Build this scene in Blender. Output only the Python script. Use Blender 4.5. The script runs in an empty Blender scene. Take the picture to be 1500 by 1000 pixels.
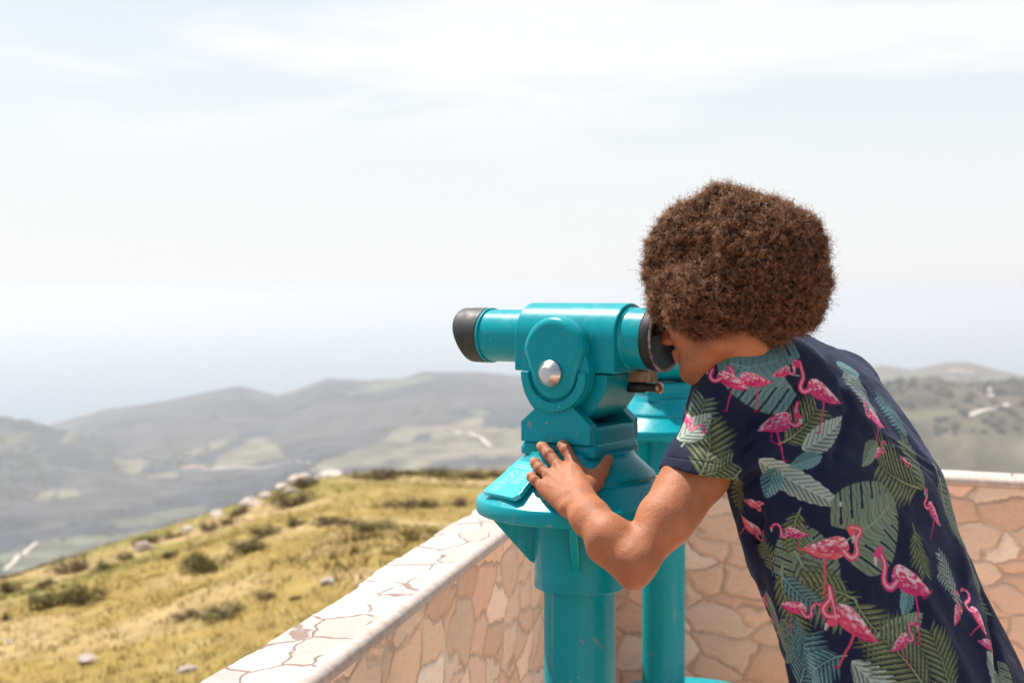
import bpy, bmesh, math, random
import numpy as np
from mathutils import Vector, Matrix, noise as mnoise
R = math.radians
random.seed(7); rng = np.random.default_rng(7)
scene = bpy.context.scene
col = scene.collection

# ------------------------------------------------------------------ camera
F = 2000.0; HOR = 430.0; CAMZ = 1.6            # focal length in photo pixels (1500 wide), horizon row, eye height
PITCH = math.atan((500-HOR)/F)
cd = bpy.data.cameras.new('camera'); cam = bpy.data.objects.new('camera', cd); col.objects.link(cam)
cam.location = (0, 0, CAMZ); cam.rotation_euler = (R(90)-PITCH, 0, 0)
cd.sensor_width = 36; cd.lens = 36*F/1500; cd.clip_start = 0.05; cd.clip_end = 200000
cd.dof.use_dof = True; cd.dof.focus_distance = 2.55; cd.dof.aperture_fstop = 4.5
scene.camera = cam
scene.render.engine = 'CYCLES'

# ------------------------------------------------------------------ light
SUN_EL, SUN_AZ = 62.0, -50.0                    # azimuth measured from +Y (view) towards +X
sd = Vector((math.sin(R(SUN_AZ))*math.cos(R(SUN_EL)), math.cos(R(SUN_AZ))*math.cos(R(SUN_EL)), math.sin(R(SUN_EL))))
sl = bpy.data.lights.new('sun', 'SUN'); sl.energy = 5.0; sl.angle = R(0.53); sl.color = (1.0, 0.955, 0.88)
so = bpy.data.objects.new('sun', sl); col.objects.link(so); so.location = (-5, 6, 12)
so.rotation_euler = sd.to_track_quat('Z', 'Y').to_euler()
world = bpy.data.worlds.new('World'); scene.world = world; world.use_nodes = True
nt = world.node_tree; nt.nodes.clear()
def wn(t, **kw):
    n = nt.nodes.new(t)
    for k, v in kw.items(): setattr(n, k, v)
    return n
wo = wn('ShaderNodeOutputWorld'); bg = wn('ShaderNodeBackground')
sky = wn('ShaderNodeTexSky', sky_type='NISHITA', sun_disc=False, sun_elevation=R(SUN_EL), sun_rotation=R(SUN_AZ),
         altitude=300, air_density=1.0, dust_density=4.0, ozone_density=1.0)
tc = wn('ShaderNodeTexCoord'); sep = wn('ShaderNodeSeparateXYZ'); nt.links.new(tc.outputs['Generated'], sep.inputs[0])
# high thin cloud veil: project the direction on a plane overhead
mx = wn('ShaderNodeMath', operation='MAXIMUM'); mx.inputs[1].default_value = 0.0; nt.links.new(sep.outputs['Z'], mx.inputs[0])
ad = wn('ShaderNodeMath', operation='ADD'); ad.inputs[1].default_value = 0.10; nt.links.new(mx.outputs[0], ad.inputs[0])
dv = wn('ShaderNodeVectorMath', operation='DIVIDE'); cmb = wn('ShaderNodeCombineXYZ')
for i in range(3): nt.links.new(ad.outputs[0], cmb.inputs[i])
nt.links.new(tc.outputs['Generated'], dv.inputs[0]); nt.links.new(cmb.outputs[0], dv.inputs[1])
mp = wn('ShaderNodeMapping'); mp.inputs['Scale'].default_value = (0.8, 1.1, 0.0); mp.inputs['Rotation'].default_value = (0, 0, R(-18)); mp.inputs['Location'].default_value = (0.45, 0.35, 0)
nt.links.new(dv.outputs[0], mp.inputs[0])
n1 = wn('ShaderNodeTexNoise'); n1.inputs['Scale'].default_value = 0.8; n1.inputs['Detail'].default_value = 9; n1.inputs['Roughness'].default_value = 0.58; n1.inputs['Distortion'].default_value = 0.35
nt.links.new(mp.outputs[0], n1.inputs[0])
rp = wn('ShaderNodeValToRGB'); rp.color_ramp.elements[0].position = 0.44; rp.color_ramp.elements[1].position = 0.57
nt.links.new(n1.outputs['Fac'], rp.inputs[0])
# clouds fade out into the milky horizon
cr = wn('ShaderNodeMapRange', interpolation_type='SMOOTHSTEP'); cr.inputs[1].default_value = 0.06; cr.inputs[2].default_value = 0.17; nt.links.new(sep.outputs['Z'], cr.inputs[0])
cf = wn('ShaderNodeMath', operation='MULTIPLY'); nt.links.new(rp.outputs[0], cf.inputs[0]); nt.links.new(cr.outputs[0], cf.inputs[1])
cf2 = wn('ShaderNodeMath', operation='MULTIPLY'); cf2.inputs[1].default_value = 0.85; nt.links.new(cf.outputs[0], cf2.inputs[0])
cf3 = wn('ShaderNodeMath', operation='MULTIPLY')
mk = wn('ShaderNodeValToRGB'); e_ = mk.color_ramp.elements; e_[0].position = 0.0; e_[0].color = (0.690, 0.686, 0.690, 1); e_[1].position = 0.30; e_[1].color = (0.595, 0.685, 0.725, 1)
e3 = e_.new(0.13); e3.color = (0.650, 0.688, 0.705, 1)
nt.links.new(sep.outputs['Z'], mk.inputs[0])
mks = wn('ShaderNodeVectorMath', operation='SCALE'); mks.inputs['Scale'].default_value = 9.6; nt.links.new(mk.outputs[0], mks.inputs[0])
hz = wn('ShaderNodeMapRange', interpolation_type='SMOOTHSTEP'); hz.inputs[1].default_value = 0.0; hz.inputs[2].default_value = 0.45; hz.inputs[3].default_value = 0.95; hz.inputs[4].default_value = 0.55; nt.links.new(sep.outputs['Z'], hz.inputs[0])
sv = wn('ShaderNodeMapRange', interpolation_type='SMOOTHSTEP'); sv.inputs[1].default_value = -0.7; sv.inputs[2].default_value = 0.6; sv.inputs[3].default_value = 0.25; sv.inputs[4].default_value = 1.0; nt.links.new(sep.outputs['Y'], sv.inputs[0])   # the veil is brightest on the sun's side
hv = wn('ShaderNodeMath', operation='MULTIPLY'); nt.links.new(hz.outputs[0], hv.inputs[0]); nt.links.new(sv.outputs[0], hv.inputs[1])
m1 = wn('ShaderNodeMixRGB'); nt.links.new(mks.outputs[0], m1.inputs[2]); nt.links.new(hv.outputs[0], m1.inputs[0]); nt.links.new(sky.outputs[0], m1.inputs[1])
m2 = wn('ShaderNodeMixRGB'); m2.inputs[2].default_value = (7.0, 6.97, 6.97, 1); nt.links.new(cf2.outputs[0], cf3.inputs[0]); nt.links.new(sv.outputs[0], cf3.inputs[1]); nt.links.new(cf3.outputs[0], m2.inputs[0]); nt.links.new(m1.outputs[0], m2.inputs[1])
nt.links.new(m2.outputs[0], bg.inputs[0]); bg.inputs[1].default_value = 0.105; nt.links.new(bg.outputs[0], wo.inputs[0])
vs = scene.view_settings; vs.view_transform = 'Standard'; vs.look = 'None'; vs.gamma = 1; vs.exposure = 0.47
HAZE = 1.5e-4
scene.cycles.volume_bounces = 1

# ------------------------------------------------------------------ helpers
def at(px, py, Y):
    """world point on the plane y=Y seen at photo pixel (px, py)"""
    u = (px-750)/F; v = (500-py)/F
    c, s = math.cos(PITCH), math.sin(PITCH)
    d = (u, c+v*s, -s+v*c)
    k = Y/d[1]
    return Vector((d[0]*k, Y, CAMZ+d[2]*k))
def topix(P):
    P = np.asarray(P, float); c, s = math.cos(PITCH), math.sin(PITCH)
    z = P[:, 2]-CAMZ
    dep = P[:, 1]*c - z*s; up = P[:, 1]*s + z*c
    return 750+F*P[:, 0]/dep, 500-F*up/dep
def tag(o, label=None, cat=None, group=None, kind=None):
    if label: o['label'] = label
    if cat: o['category'] = cat
    if group: o['group'] = group
    if kind: o['kind'] = kind
    return o
def empty(name, loc=(0, 0, 0), rz=0):
    o = bpy.data.objects.new(name, None); col.objects.link(o); o.location = loc; o.rotation_euler = (0, 0, rz)
    o.empty_display_size = 0.1
    return o
def link(name, me, mat, parent=None, smooth=True):
    o = bpy.data.objects.new(name, me); col.objects.link(o)
    if mat: me.materials.append(mat)
    if smooth: me.polygons.foreach_set('use_smooth', [True]*len(me.polygons))
    if parent: o.parent = parent
    return o
def np_mesh(name, V, Q):
    """mesh from numpy verts (n,3) and faces (m,k)"""
    V = np.asarray(V, np.float32); Q = np.asarray(Q, np.int32)
    me = bpy.data.meshes.new(name)
    me.vertices.add(len(V)); me.vertices.foreach_set('co', V.ravel())
    k = Q.shape[1]
    me.loops.add(Q.size); me.loops.foreach_set('vertex_index', Q.ravel())
    me.polygons.add(len(Q)); me.polygons.foreach_set('loop_start', np.arange(0, Q.size, k, dtype=np.int32))
    me.polygons.foreach_set('loop_total', np.full(len(Q), k, np.int32))
    me.update(calc_edges=True); me.validate()
    return me
def bm_mesh(name, bm):
    bmesh.ops.recalc_face_normals(bm, faces=bm.faces)
    me = bpy.data.meshes.new(name); bm.to_mesh(me); bm.free(); return me
def bevel(o, w=0.003, seg=2, ang=35):
    m = o.modifiers.new('bevel', 'BEVEL'); m.width = w; m.segments = seg; m.limit_method = 'ANGLE'; m.angle_limit = R(ang); m.harden_normals = True
    return o
def add_lathe(bm, prof, seg=64, M=Matrix.Identity(4), close=True):
    rings = []
    for r, z in prof:
        if r < 1e-6: rings.append([bm.verts.new(M @ Vector((0, 0, z)))])
        else: rings.append([bm.verts.new(M @ Vector((r*math.cos(2*math.pi*i/seg), r*math.sin(2*math.pi*i/seg), z))) for i in range(seg)])
    for a, b in zip(rings[:-1], rings[1:]):
        for i in range(seg):
            j = (i+1) % seg
            if len(a) == 1: bm.faces.new((a[0], b[j], b[i]))
            elif len(b) == 1: bm.faces.new((a[i], a[j], b[0]))
            else: bm.faces.new((a[i], a[j], b[j], b[i]))
def add_prism(bm, pts, y0, y1, M=Matrix.Identity(4)):
    """outline in XZ extruded from y0 to y1"""
    a = [bm.verts.new(M @ Vector((x, y0, z))) for x, z in pts]; b = [bm.verts.new(M @ Vector((x, y1, z))) for x, z in pts]
    bm.faces.new(a); bm.faces.new(b[::-1])
    n = len(pts)
    for i in range(n): bm.faces.new((a[i], b[i], b[(i+1) % n], a[(i+1) % n]))
def add_box(bm, lo, hi, M=Matrix.Identity(4)):
    add_prism(bm, [(lo[0], lo[2]), (hi[0], lo[2]), (hi[0], hi[2]), (lo[0], hi[2])], lo[1], hi[1], M)
def add_tube(bm, pts, rad, seg=10):
    pts = [Vector(p) for p in pts]; rings = []
    up = Vector((0.13, 0.31, 0.94)).normalized()
    for i, p in enumerate(pts):
        t = (pts[min(i+1, len(pts)-1)]-pts[max(i-1, 0)]).normalized()
        a = t.cross(up).normalized(); b = t.cross(a); r = rad[i] if isinstance(rad, (list, tuple)) else rad
        rings.append([bm.verts.new(p+(a*math.cos(2*math.pi*k/seg)+b*math.sin(2*math.pi*k/seg))*r) for k in range(seg)])
    for A, B in zip(rings[:-1], rings[1:]):
        for k in range(seg): bm.faces.new((A[k], A[(k+1) % seg], B[(k+1) % seg], B[k]))
    bm.faces.new(rings[0][::-1]); bm.faces.new(rings[-1])
def lathe(name, prof, mat, parent, seg=64, M=Matrix.Identity(4)):
    bm = bmesh.new(); add_lathe(bm, prof, seg, M); return link(name, bm_mesh(name, bm), mat, parent)
def fbm(P, octv=4, seed=0, lac=2.0, gain=0.5):
    """cheap vectorised value noise, P (n,2) or (n,3), about -1..1"""
    P = np.asarray(P, float)
    if P.shape[1] == 2: P = np.c_[P, np.zeros(len(P))]
    out = np.zeros(len(P)); amp = 1.0
    def h(i, j, k, s):
        n = (i*374761393 + j*668265263 + k*2147483647 + s*974711) & 0xffffffff
        n = ((n ^ (n >> 13))*1274126177) & 0xffffffff
        n = (n ^ (n >> 16)) & 0xffff
        return n/32767.5-1
    for o in range(octv):
        Q = P+17.3*o; I = np.floor(Q).astype(np.int64); f = Q-I; f = f*f*(3-2*f)
        v = 0
        for a in (0, 1):
            for b in (0, 1):
                for c in (0, 1):
                    w = (f[:, 0] if a else 1-f[:, 0])*(f[:, 1] if b else 1-f[:, 1])*(f[:, 2] if c else 1-f[:, 2])
                    v = v+w*h(I[:, 0]+a, I[:, 1]+b, I[:, 2]+c, seed+o*31)
        out += amp*v; amp *= gain; P = P*lac
    return out
def col_attr(me, C, name='tint'):
    a = me.color_attributes.new(name, 'FLOAT_COLOR', 'POINT')
    C = np.c_[C, np.ones(len(C))] if C.shape[1] == 3 else C
    a.data.foreach_set('color', np.ascontiguousarray(C, np.float32).ravel())

# ------------------------------------------------------------------ materials
class NB:
    def __init__(s, name):
        s.m = bpy.data.materials.new(name); s.m.use_nodes = True; s.t = s.m.node_tree; s.t.nodes.clear()
        s.out = s.t.nodes.new('ShaderNodeOutputMaterial'); s.b = s.t.nodes.new('ShaderNodeBsdfPrincipled'); s.t.links.new(s.b.outputs[0], s.out.inputs[0])
    def n(s, t, inp=None, **kw):
        n = s.t.nodes.new(t)
        for k, v in kw.items(): setattr(n, k, v)
        for k, v in (inp or {}).items(): s.set(n.inputs[k], v)
        return n
    def set(s, sock, v):
        if isinstance(v, bpy.types.NodeSocket): s.t.links.new(v, sock)
        elif hasattr(v, '__len__') and len(v) == 3 and sock.type == 'RGBA': sock.default_value = (*v, 1)
        else: sock.default_value = v
    def coord(s, kind='Object', scale=(1, 1, 1), rot=(0, 0, 0)):
        c = s.n('ShaderNodeTexCoord'); return s.n('ShaderNodeMapping', {'Vector': c.outputs[kind], 'Scale': scale, 'Rotation': rot}).outputs[0]
    def noise(s, vec, scale, detail=5, rough=0.55, dist=0):
        return s.n('ShaderNodeTexNoise', {'Vector': vec, 'Scale': scale, 'Detail': detail, 'Roughness': rough, 'Distortion': dist})
    def ramp(s, fac, stops, interp='LINEAR'):
        n = s.n('ShaderNodeValToRGB', {'Fac': fac}); cr = n.color_ramp; cr.interpolation = interp
        while len(cr.elements) < len(stops): cr.elements.new(0.5)
        for e, (p, c) in zip(cr.elements, stops):
            e.position = p; e.color = (*c, 1) if hasattr(c, '__len__') else (c, c, c, 1)
        return n.outputs[0]
    def mix(s, f, a, b, mode='MIX'):
        n = s.n('ShaderNodeMixRGB', blend_type=mode); s.set(n.inputs[0], f); s.set(n.inputs[1], a); s.set(n.inputs[2], b); return n.outputs[0]
    def math(s, op, a, b=0.0, clamp=False):
        n = s.n('ShaderNodeMath', operation=op, use_clamp=clamp); s.set(n.inputs[0], a); s.set(n.inputs[1], b); return n.outputs[0]
    def bump(s, h, strength=0.5, dist=0.01, normal=None):
        n = s.n('ShaderNodeBump', {'Height': h, 'Strength': strength, 'Distance': dist})
        if normal is not None: s.set(n.inputs['Normal'], normal)
        return n.outputs[0]
    def p(s, **kw):
        names = dict(base='Base Color', rough='Roughness', metal='Metallic', normal='Normal', spec='Specular IOR Level', coat='Coat Weight', coatr='Coat Roughness', sub='Subsurface Weight', sheen='Sheen Weight', sheenr='Sheen Roughness', subr='Subsurface Radius', subs='Subsurface Scale')
        for k, v in kw.items(): s.set(s.b.inputs[names[k]], v)
        return s.m

def m_paint(name, base, chip=(0.33, 0.22, 0.17)):
    b = NB(name); c = b.coord()
    big = b.noise(c, 3.5, 4).outputs[0]; fine = b.noise(c, 38, 6, 0.65).outputs[0]
    colr = b.mix(b.ramp(big, [(0.35, 0.0), (0.7, 0.35)]), base, tuple(x*0.8 for x in base))
    fade = b.noise(b.coord(scale=(1, 1, 0.25)), 9, 5, 0.6).outputs[0]
    colr = b.mix(b.ramp(fade, [(0.55, 0.0), (0.8, 0.2)]), colr, (0.01, 0.33, 0.37))
    chipf = b.ramp(b.noise(c, 26, 8, 0.62, 0.6).outputs[0], [(0.655, 0.0), (0.67, 1.0)])
    patch = b.ramp(b.noise(c, 4.0, 3, 0.5).outputs[0], [(0.48, 0.0), (0.62, 1.0)])
    cm = b.math('MULTIPLY', chipf, patch)
    colr = b.mix(cm, colr, chip)
    st = b.noise(b.coord(scale=(1, 1, 0.035)), 70, 4, 0.6).outputs[0]
    stm = b.math('MULTIPLY', b.ramp(st, [(0.60, 0.0), (0.66, 0.55)]), b.ramp(b.noise(c, 5.5, 4, 0.6, 0.5).outputs[0], [(0.50, 0.0), (0.60, 1.0)]))
    colr = b.mix(stm, colr, (0.20, 0.36, 0.38))
    dirt = b.ramp(b.noise(c, 11, 8, 0.75, 1.0).outputs[0], [(0.56, 0.0), (0.75, 0.45)])
    colr = b.mix(dirt, colr, (0.02, 0.17, 0.19))
    spk = b.ramp(b.n('ShaderNodeTexVoronoi', {'Vector': c, 'Scale': 55.0}).outputs['Distance'], [(0.05, 1.0), (0.075, 0.0)])
    spk = b.math('MULTIPLY', spk, b.ramp(b.noise(c, 14, 2).outputs[0], [(0.56, 0.0), (0.6, 0.8)]))
    colr = b.mix(spk, colr, (0.5, 0.62, 0.6))
    rr = b.ramp(fine, [(0.3, 0.22), (0.75, 0.42)])
    nm = b.bump(b.math('SUBTRACT', b.math('MULTIPLY', b.noise(c, 120, 3).outputs[0], 0.25), cm), 0.35, 0.0012)
    return b.p(base=colr, rough=rr, normal=nm, spec=0.22)
M = {}
M['teal'] = m_paint('teal_paint', (0.0, 0.30, 0.35))
b = NB('black_rubber'); c = b.coord()
M['rubber'] = b.p(base=b.mix(b.ramp(b.noise(c, 12, 6, 0.6).outputs[0], [(0.45, 0.0), (0.75, 0.4)]), (0.028, 0.027, 0.028), (0.075, 0.07, 0.07)), rough=b.ramp(b.noise(c, 40, 4).outputs[0], [(0.3, 0.45), (0.7, 0.7)]), normal=b.bump(b.noise(c, 90, 4).outputs[0], 0.3, 0.001))
b = NB('black_plastic'); M['black'] = b.p(base=(0.012, 0.011, 0.011), rough=b.ramp(b.noise(b.coord(), 30, 4).outputs[0], [(0.3, 0.4), (0.7, 0.6)]))
b = NB('worn_grey_rubber'); M['worn'] = b.p(base=b.ramp(b.noise(b.coord(), 45, 6, 0.7).outputs[0], [(0.42, (0.05, 0.045, 0.043)), (0.6, (0.42, 0.34, 0.31))]), rough=0.65)
b = NB('brushed_steel'); c = b.coord(); M['steel'] = b.p(base=(0.66, 0.62, 0.60), metal=1.0, rough=b.ramp(b.noise(c, 60, 5).outputs[0], [(0.3, 0.22), (0.7, 0.42)]), normal=b.bump(b.noise(c, 150, 3).outputs[0], 0.2, 0.0005))
b = NB('worn_copper'); c = b.coord(); M['copper'] = b.p(base=b.ramp(b.noise(c, 60, 5).outputs[0], [(0.3, (0.35, 0.16, 0.09)), (0.7, (0.62, 0.36, 0.24))]), metal=0.7, rough=0.4)
b = NB('lens_glass'); M['glass'] = b.p(base=(0.02, 0.03, 0.05), rough=0.05, coat=1.0, coatr=0.02)
b = NB('plaque_print'); c = b.coord(); M['plaque'] = b.p(base=b.mix(b.ramp(b.noise(c, 30, 3).outputs[0], [(0.35, 0.0), (0.7, 0.5)]), (0.0, 0.42, 0.52), (0.01, 0.55, 0.64)), rough=0.28, coat=0.6, coatr=0.1)
b = NB('white_ink'); M['ink'] = b.p(base=(0.36, 0.66, 0.70), rough=0.5)

def m_stone(name, cols, scl, mort, mortw=0.045, bumpd=0.012, jointmask=None, rough=0.8):
    b = NB(name); c0 = b.coord()
    w = b.noise(c0, 9, 3, 0.5)
    warp = b.n('ShaderNodeVectorMath', {0: w.outputs['Color'], 1: (0.5, 0.5, 0.5)}, operation='SUBTRACT').outputs[0]
    warp = b.n('ShaderNodeVectorMath', {0: warp, 'Scale': 0.075}, operation='SCALE').outputs[0]
    c = b.n('ShaderNodeVectorMath', {0: c0, 1: warp}, operation='ADD').outputs[0]
    c = b.n('ShaderNodeMapping', {'Vector': c, 'Scale': scl}).outputs[0]
    v1 = b.n('ShaderNodeTexVoronoi', {'Vector': c, 'Scale': 1.0, 'Randomness': 0.92}, feature='F1')
    ve = b.n('ShaderNodeTexVoronoi', {'Vector': c, 'Scale': 1.0, 'Randomness': 0.92}, feature='DISTANCE_TO_EDGE').outputs['Distance']
    sepc = b.n('ShaderNodeSeparateColor', {0: v1.outputs['Color']})
    base = b.ramp(sepc.outputs[0], [(i/(len(cols)-1), x) for i, x in enumerate(cols)])
    val = b.math('MULTIPLY_ADD', sepc.outputs[1], 0.35); b.set(val.node.inputs[2], 0.92)
    base = b.mix(1.0, base, b.n('ShaderNodeCombineColor', {0: val, 1: val, 2: val}).outputs[0], 'MULTIPLY')
    vein = b.noise(b.n('ShaderNodeMapping', {'Vector': c0, 'Scale': (1, 1, 2.5)}).outputs[0], 22, 8, 0.68, 1.2).outputs[0]
    base = b.mix(b.ramp(vein, [(0.46, 0.0), (0.8, 0.38)]), base, tuple(x*0.6 for x in cols[0]))
    base = b.mix(b.ramp(b.noise(c0, 60, 6, 0.7).outputs[0], [(0.5, 0.0), (0.8, 0.3)]), base, tuple(min(0.9, x*1.12) for x in cols[-1]))
    wv = b.noise(c0, 30, 3).outputs[0]
    edge = b.math('SUBTRACT', ve, b.math('MULTIPLY', wv, mortw))
    line = b.ramp(edge, [(0.0, 1.0), (0.020 if not jointmask else 0.013, 0.0)])
    if not jointmask: line = b.math('MULTIPLY', line, b.ramp(b.noise(c0, 16, 3).outputs[0], [(0.36, 0.25), (0.60, 0.95)]))
    if jointmask:
        line = b.math('MULTIPLY', line, b.ramp(b.noise(c0, jointmask, 2).outputs[0], [(0.40, 0.0), (0.50, 1.0)]))
    base = b.mix(line, base, mort)
    hgt = b.ramp(edge, [(0.0, 0.0), (0.07, 1.0)]) if not jointmask else b.math('SUBTRACT', 1.0, line)
    h = b.math('ADD', b.math('MULTIPLY', hgt, 0.7), b.math('MULTIPLY', vein, 0.35))
    h = b.math('ADD', h, b.math('MULTIPLY', b.math('MULTIPLY', sepc.outputs[2], 1.0), 0.25 if not jointmask else 0.08))
    return b.p(base=base, rough=rough, normal=b.bump(h, 0.7, bumpd))
M['wall'] = m_stone('wall_flagstone', [(0.72, 0.44, 0.31), (0.80, 0.52, 0.37), (0.86, 0.64, 0.49), (0.72, 0.49, 0.35), (0.82, 0.53, 0.35), (0.86, 0.70, 0.57)], (5.2, 5.2, 9.0), (0.52, 0.36, 0.26), mortw=0.035)
M['cope'] = m_stone('coping_flagstone', [(0.40, 0.31, 0.27), (0.52, 0.44, 0.39), (0.41, 0.35, 0.34), (0.55, 0.46, 0.41)], (5.0, 10.0, 3.0), (0.24, 0.16, 0.13), mortw=0.028, bumpd=0.006, jointmask=11)
b = NB('pale_mortar'); c = b.coord(); M['trim'] = b.p(base=b.ramp(b.noise(c, 35, 7, 0.65).outputs[0], [(0.35, (0.42, 0.33, 0.28)), (0.65, (0.56, 0.47, 0.42))]), rough=0.8, normal=b.bump(b.noise(c, 70, 6).outputs[0], 0.4, 0.003))
b = NB('terrace_paving'); c = b.coord(); br = b.n('ShaderNodeTexBrick', {'Vector': c, 'Scale': 1.0, 'Color1': (0.74, 0.56, 0.44, 1), 'Color2': (0.68, 0.50, 0.38, 1), 'Mortar': (0.3, 0.26, 0.23, 1), 'Mortar Size': 0.008, 'Brick Width': 0.4, 'Row Height': 0.4}, offset=0.5)
M['floor'] = b.p(base=b.mix(b.ramp(b.noise(c, 8, 6).outputs[0], [(0.3, 0.0), (0.7, 0.4)]), br.outputs[0], (0.60, 0.43, 0.33)), rough=0.8)

# ------------------------------------------------------------------ terrain
def pw(x, pts): return np.interp(x, [p[0] for p in pts], [p[1] for p in pts])
NEAR_SIL = [(-900, 1050), (-300, 905), (0, 846), (120, 812), (250, 770), (380, 726), (480, 700), (560, 691), (640, 689), (740, 690), (900, 694), (1100, 725), (1300, 780), (2400, 900)]
NEAR_R = [(-900, 22), (0, 30), (480, 42), (700, 50), (1300, 70), (2400, 70)]
RIDGE = [(-900, 590), (-300, 610), (20, 655), (75, 631), (150, 606), (250, 590), (330, 571), (352, 568), (405, 583), (430, 576), (480, 556), (540, 558), (585, 556), (620, 545), (700, 546), (760, 552), (850, 560), (950, 556), (1150, 548), (1250, 546), (1290, 536), (1335, 543), (1385, 531), (1420, 531), (1470, 543), (1510, 553), (1700, 545), (2400, 540)]
LEFT = [(-900, 560), (-300, 585), (0, 612), (40, 620), (80, 635), (150, 655), (240, 690), (330, 730), (500, 760), (2400, 800)]
def sm(t): t = np.clip(t, 0, 1); return t*t*(3-2*t)
def height(px, Y):
    px = np.asarray(px, float); Y = np.asarray(Y, float)
    X = (px-750)/F*Y
    RS = pw(px, NEAR_R); ys = pw(px, NEAR_SIL)
    zs = CAMZ+(HOR-ys)/F*RS
    t = Y/RS
    near = -0.35+(zs+0.35)*t
    P = np.c_[X, Y]
    bump = 0.30*fbm(P/6.0, 3, 3)*sm((Y-5)/6)+0.07*fbm(P/1.1, 3, 9)*sm((Y-4)/4)
    over = np.maximum(Y-RS, 0)
    z1 = near+bump*(1-0.6*sm(t))-over*0.10-over**2*0.006/(1+over*0.02)
    # far country
    rid = CAMZ+(HOR-pw(px, RIDGE))/F*5200
    vb = [-330+0*px, -455+0*px, -468+0*px]
    knots = [900, 2200, 3300]
    zf = np.interp(Y, knots, [-330, -452, -470])
    foot = pw(px, [(-900, 0), (300, 5), (450, 40), (700, 95), (900, 110), (1500, 150), (2400, 170)])
    zf = zf+foot*sm((Y-1800)/1500)
    s = sm((Y-3300)/1900)
    zf = zf*(1-s)+rid*s
    back = sm((Y-5200)/1500)
    zf = zf*(1-back)+(-600)*back
    lh = CAMZ+(HOR-pw(px, LEFT))/F*3900
    g = np.exp(-((Y-3900)/480.0)**2)
    zf = np.where(lh > zf, zf+(lh-zf)*g, zf)
    nz = 26*fbm(P/520.0, 4, 21)+6*fbm(P/120.0, 3, 23)
    sup = 1-0.72*np.exp(-((Y-5200)/350)**2)
    zf = zf+nz*sm((Y-1200)/800)*(1-back)*np.where((lh > zf-60) & (abs(Y-3900) < 500), 0.35, sup)
    # right side: a nearer brown spur
    spur = CAMZ+(HOR-pw(px, [(1150, 700), (1240, 600), (1300, 562), (1380, 556), (1500, 560), (1700, 556), (2400, 560)]))/F*2300
    g2 = np.exp(-((Y-2300)/520.0)**2)*sm((px-1120)/120)
    zf = np.where(spur > zf, zf+(spur+10*fbm(P/160.0, 3, 5)-zf)*g2, zf)
    k = sm((Y-RS-40)/260.0)
    zmid = np.interp(Y, [60, 400, 900], [-14, -150, -330])
    z1 = np.maximum(z1, -400)
    m = np.where(Y < 900, z1*(1-k)+np.minimum(zmid, z1)*k, zf)
    q = sm((Y-700)/300.0)
    m = np.where((Y >= 700) & (Y < 1000), (np.minimum(np.interp(Y, [60, 400, 900], [-14, -150, -330]), -150))*(1-q)+zf*q, m)
    return m
ncol = 720
PX = np.concatenate([np.linspace(-4500, -930, 40), np.linspace(-900, -60, 60), np.linspace(-55, 1560, ncol), np.linspace(1570, 2400, 50), np.linspace(2440, 6500, 50)])
YY = np.concatenate([np.geomspace(1.2, 5, 14)[:-1], np.geomspace(5, 75, 230)[:-1], np.geomspace(75, 900, 40)[:-1], np.linspace(900, 5600, 360)[:-1], np.linspace(5600, 7500, 24)])
GX, GY = np.meshgrid(PX, YY)
pxf, yf = GX.ravel(), GY.ravel()
zf = height(pxf, yf)
TX = (pxf-750)/F*yf
V = np.c_[TX, yf, zf]
# keep the sheet under the terrace
nx = len(PX); ny = len(YY)
idx = np.arange(nx*ny).reshape(ny, nx)
Q = np.stack([idx[:-1, :-1], idx[:-1, 1:], idx[1:, 1:], idx[1:, :-1]], -1).reshape(-1, 4)
me = np_mesh('ground', V, Q)
# land cover (colours of the land; the far wood tone has haze blue mixed in)
ex = pxf; ey = HOR-(zf-CAMZ)/yf*F
P2 = np.c_[TX, yf]
def inpoly(x, y, poly):
    r = np.zeros(len(x), bool); n = len(poly)
    for i in range(n):
        x0, y0 = poly[i]; x1, y1 = poly[(i+1) % n]
        c = ((y0 > y) != (y1 > y)) & (x < (x1-x0)*(y-y0)/((y1-y0) or 1e-9)+x0)
        r ^= c
    return r
C = np.zeros((len(yf), 3))
nearm = yf < 700
n1 = fbm(P2/2.3, 5, 40); n2 = fbm(P2/9.0, 4, 41); n3 = fbm(P2/0.55, 3, 42)
ga, gb, gc, gd = np.array([0.28, 0.198, 0.062]), np.array([0.20, 0.168, 0.048]), np.array([0.36, 0.26, 0.125]), np.array([0.17, 0.115, 0.055])
t = sm(n2*0.9+0.5)[:, None]; Cn = ga*(1-t)+gb*t
t = sm((n1-0.15)*1.6)[:, None]; Cn = Cn*(1-t)+gc*t
t = (sm((-n1-0.40)*2.5)*0.6)[:, None]; Cn = Cn*(1-t)+gd*t
t = (sm((n3-0.55)*2)*0.35)[:, None]; Cn = Cn*(1-t)+np.array([0.5, 0.42, 0.2])*t
w1 = fbm(P2/330.0, 5, 50, gain=0.6); w2 = fbm(P2/900.0, 3, 51); w3 = fbm(P2/55.0, 4, 52, gain=0.7)
wood, scrub, grassy = np.array([0.013, 0.021, 0.034]), np.array([0.050, 0.048, 0.050]), np.array([0.12, 0.105, 0.075])
t = sm(w1*1.2+0.5)[:, None]; Cf = wood*(1-t)+scrub*t; Cf = Cf*(1+0.55*w3[:, None])
t = (sm((w2+w3*0.5-0.35)*2.0)*0.5)[:, None]; Cf = Cf*(1-t)+grassy*t
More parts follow.
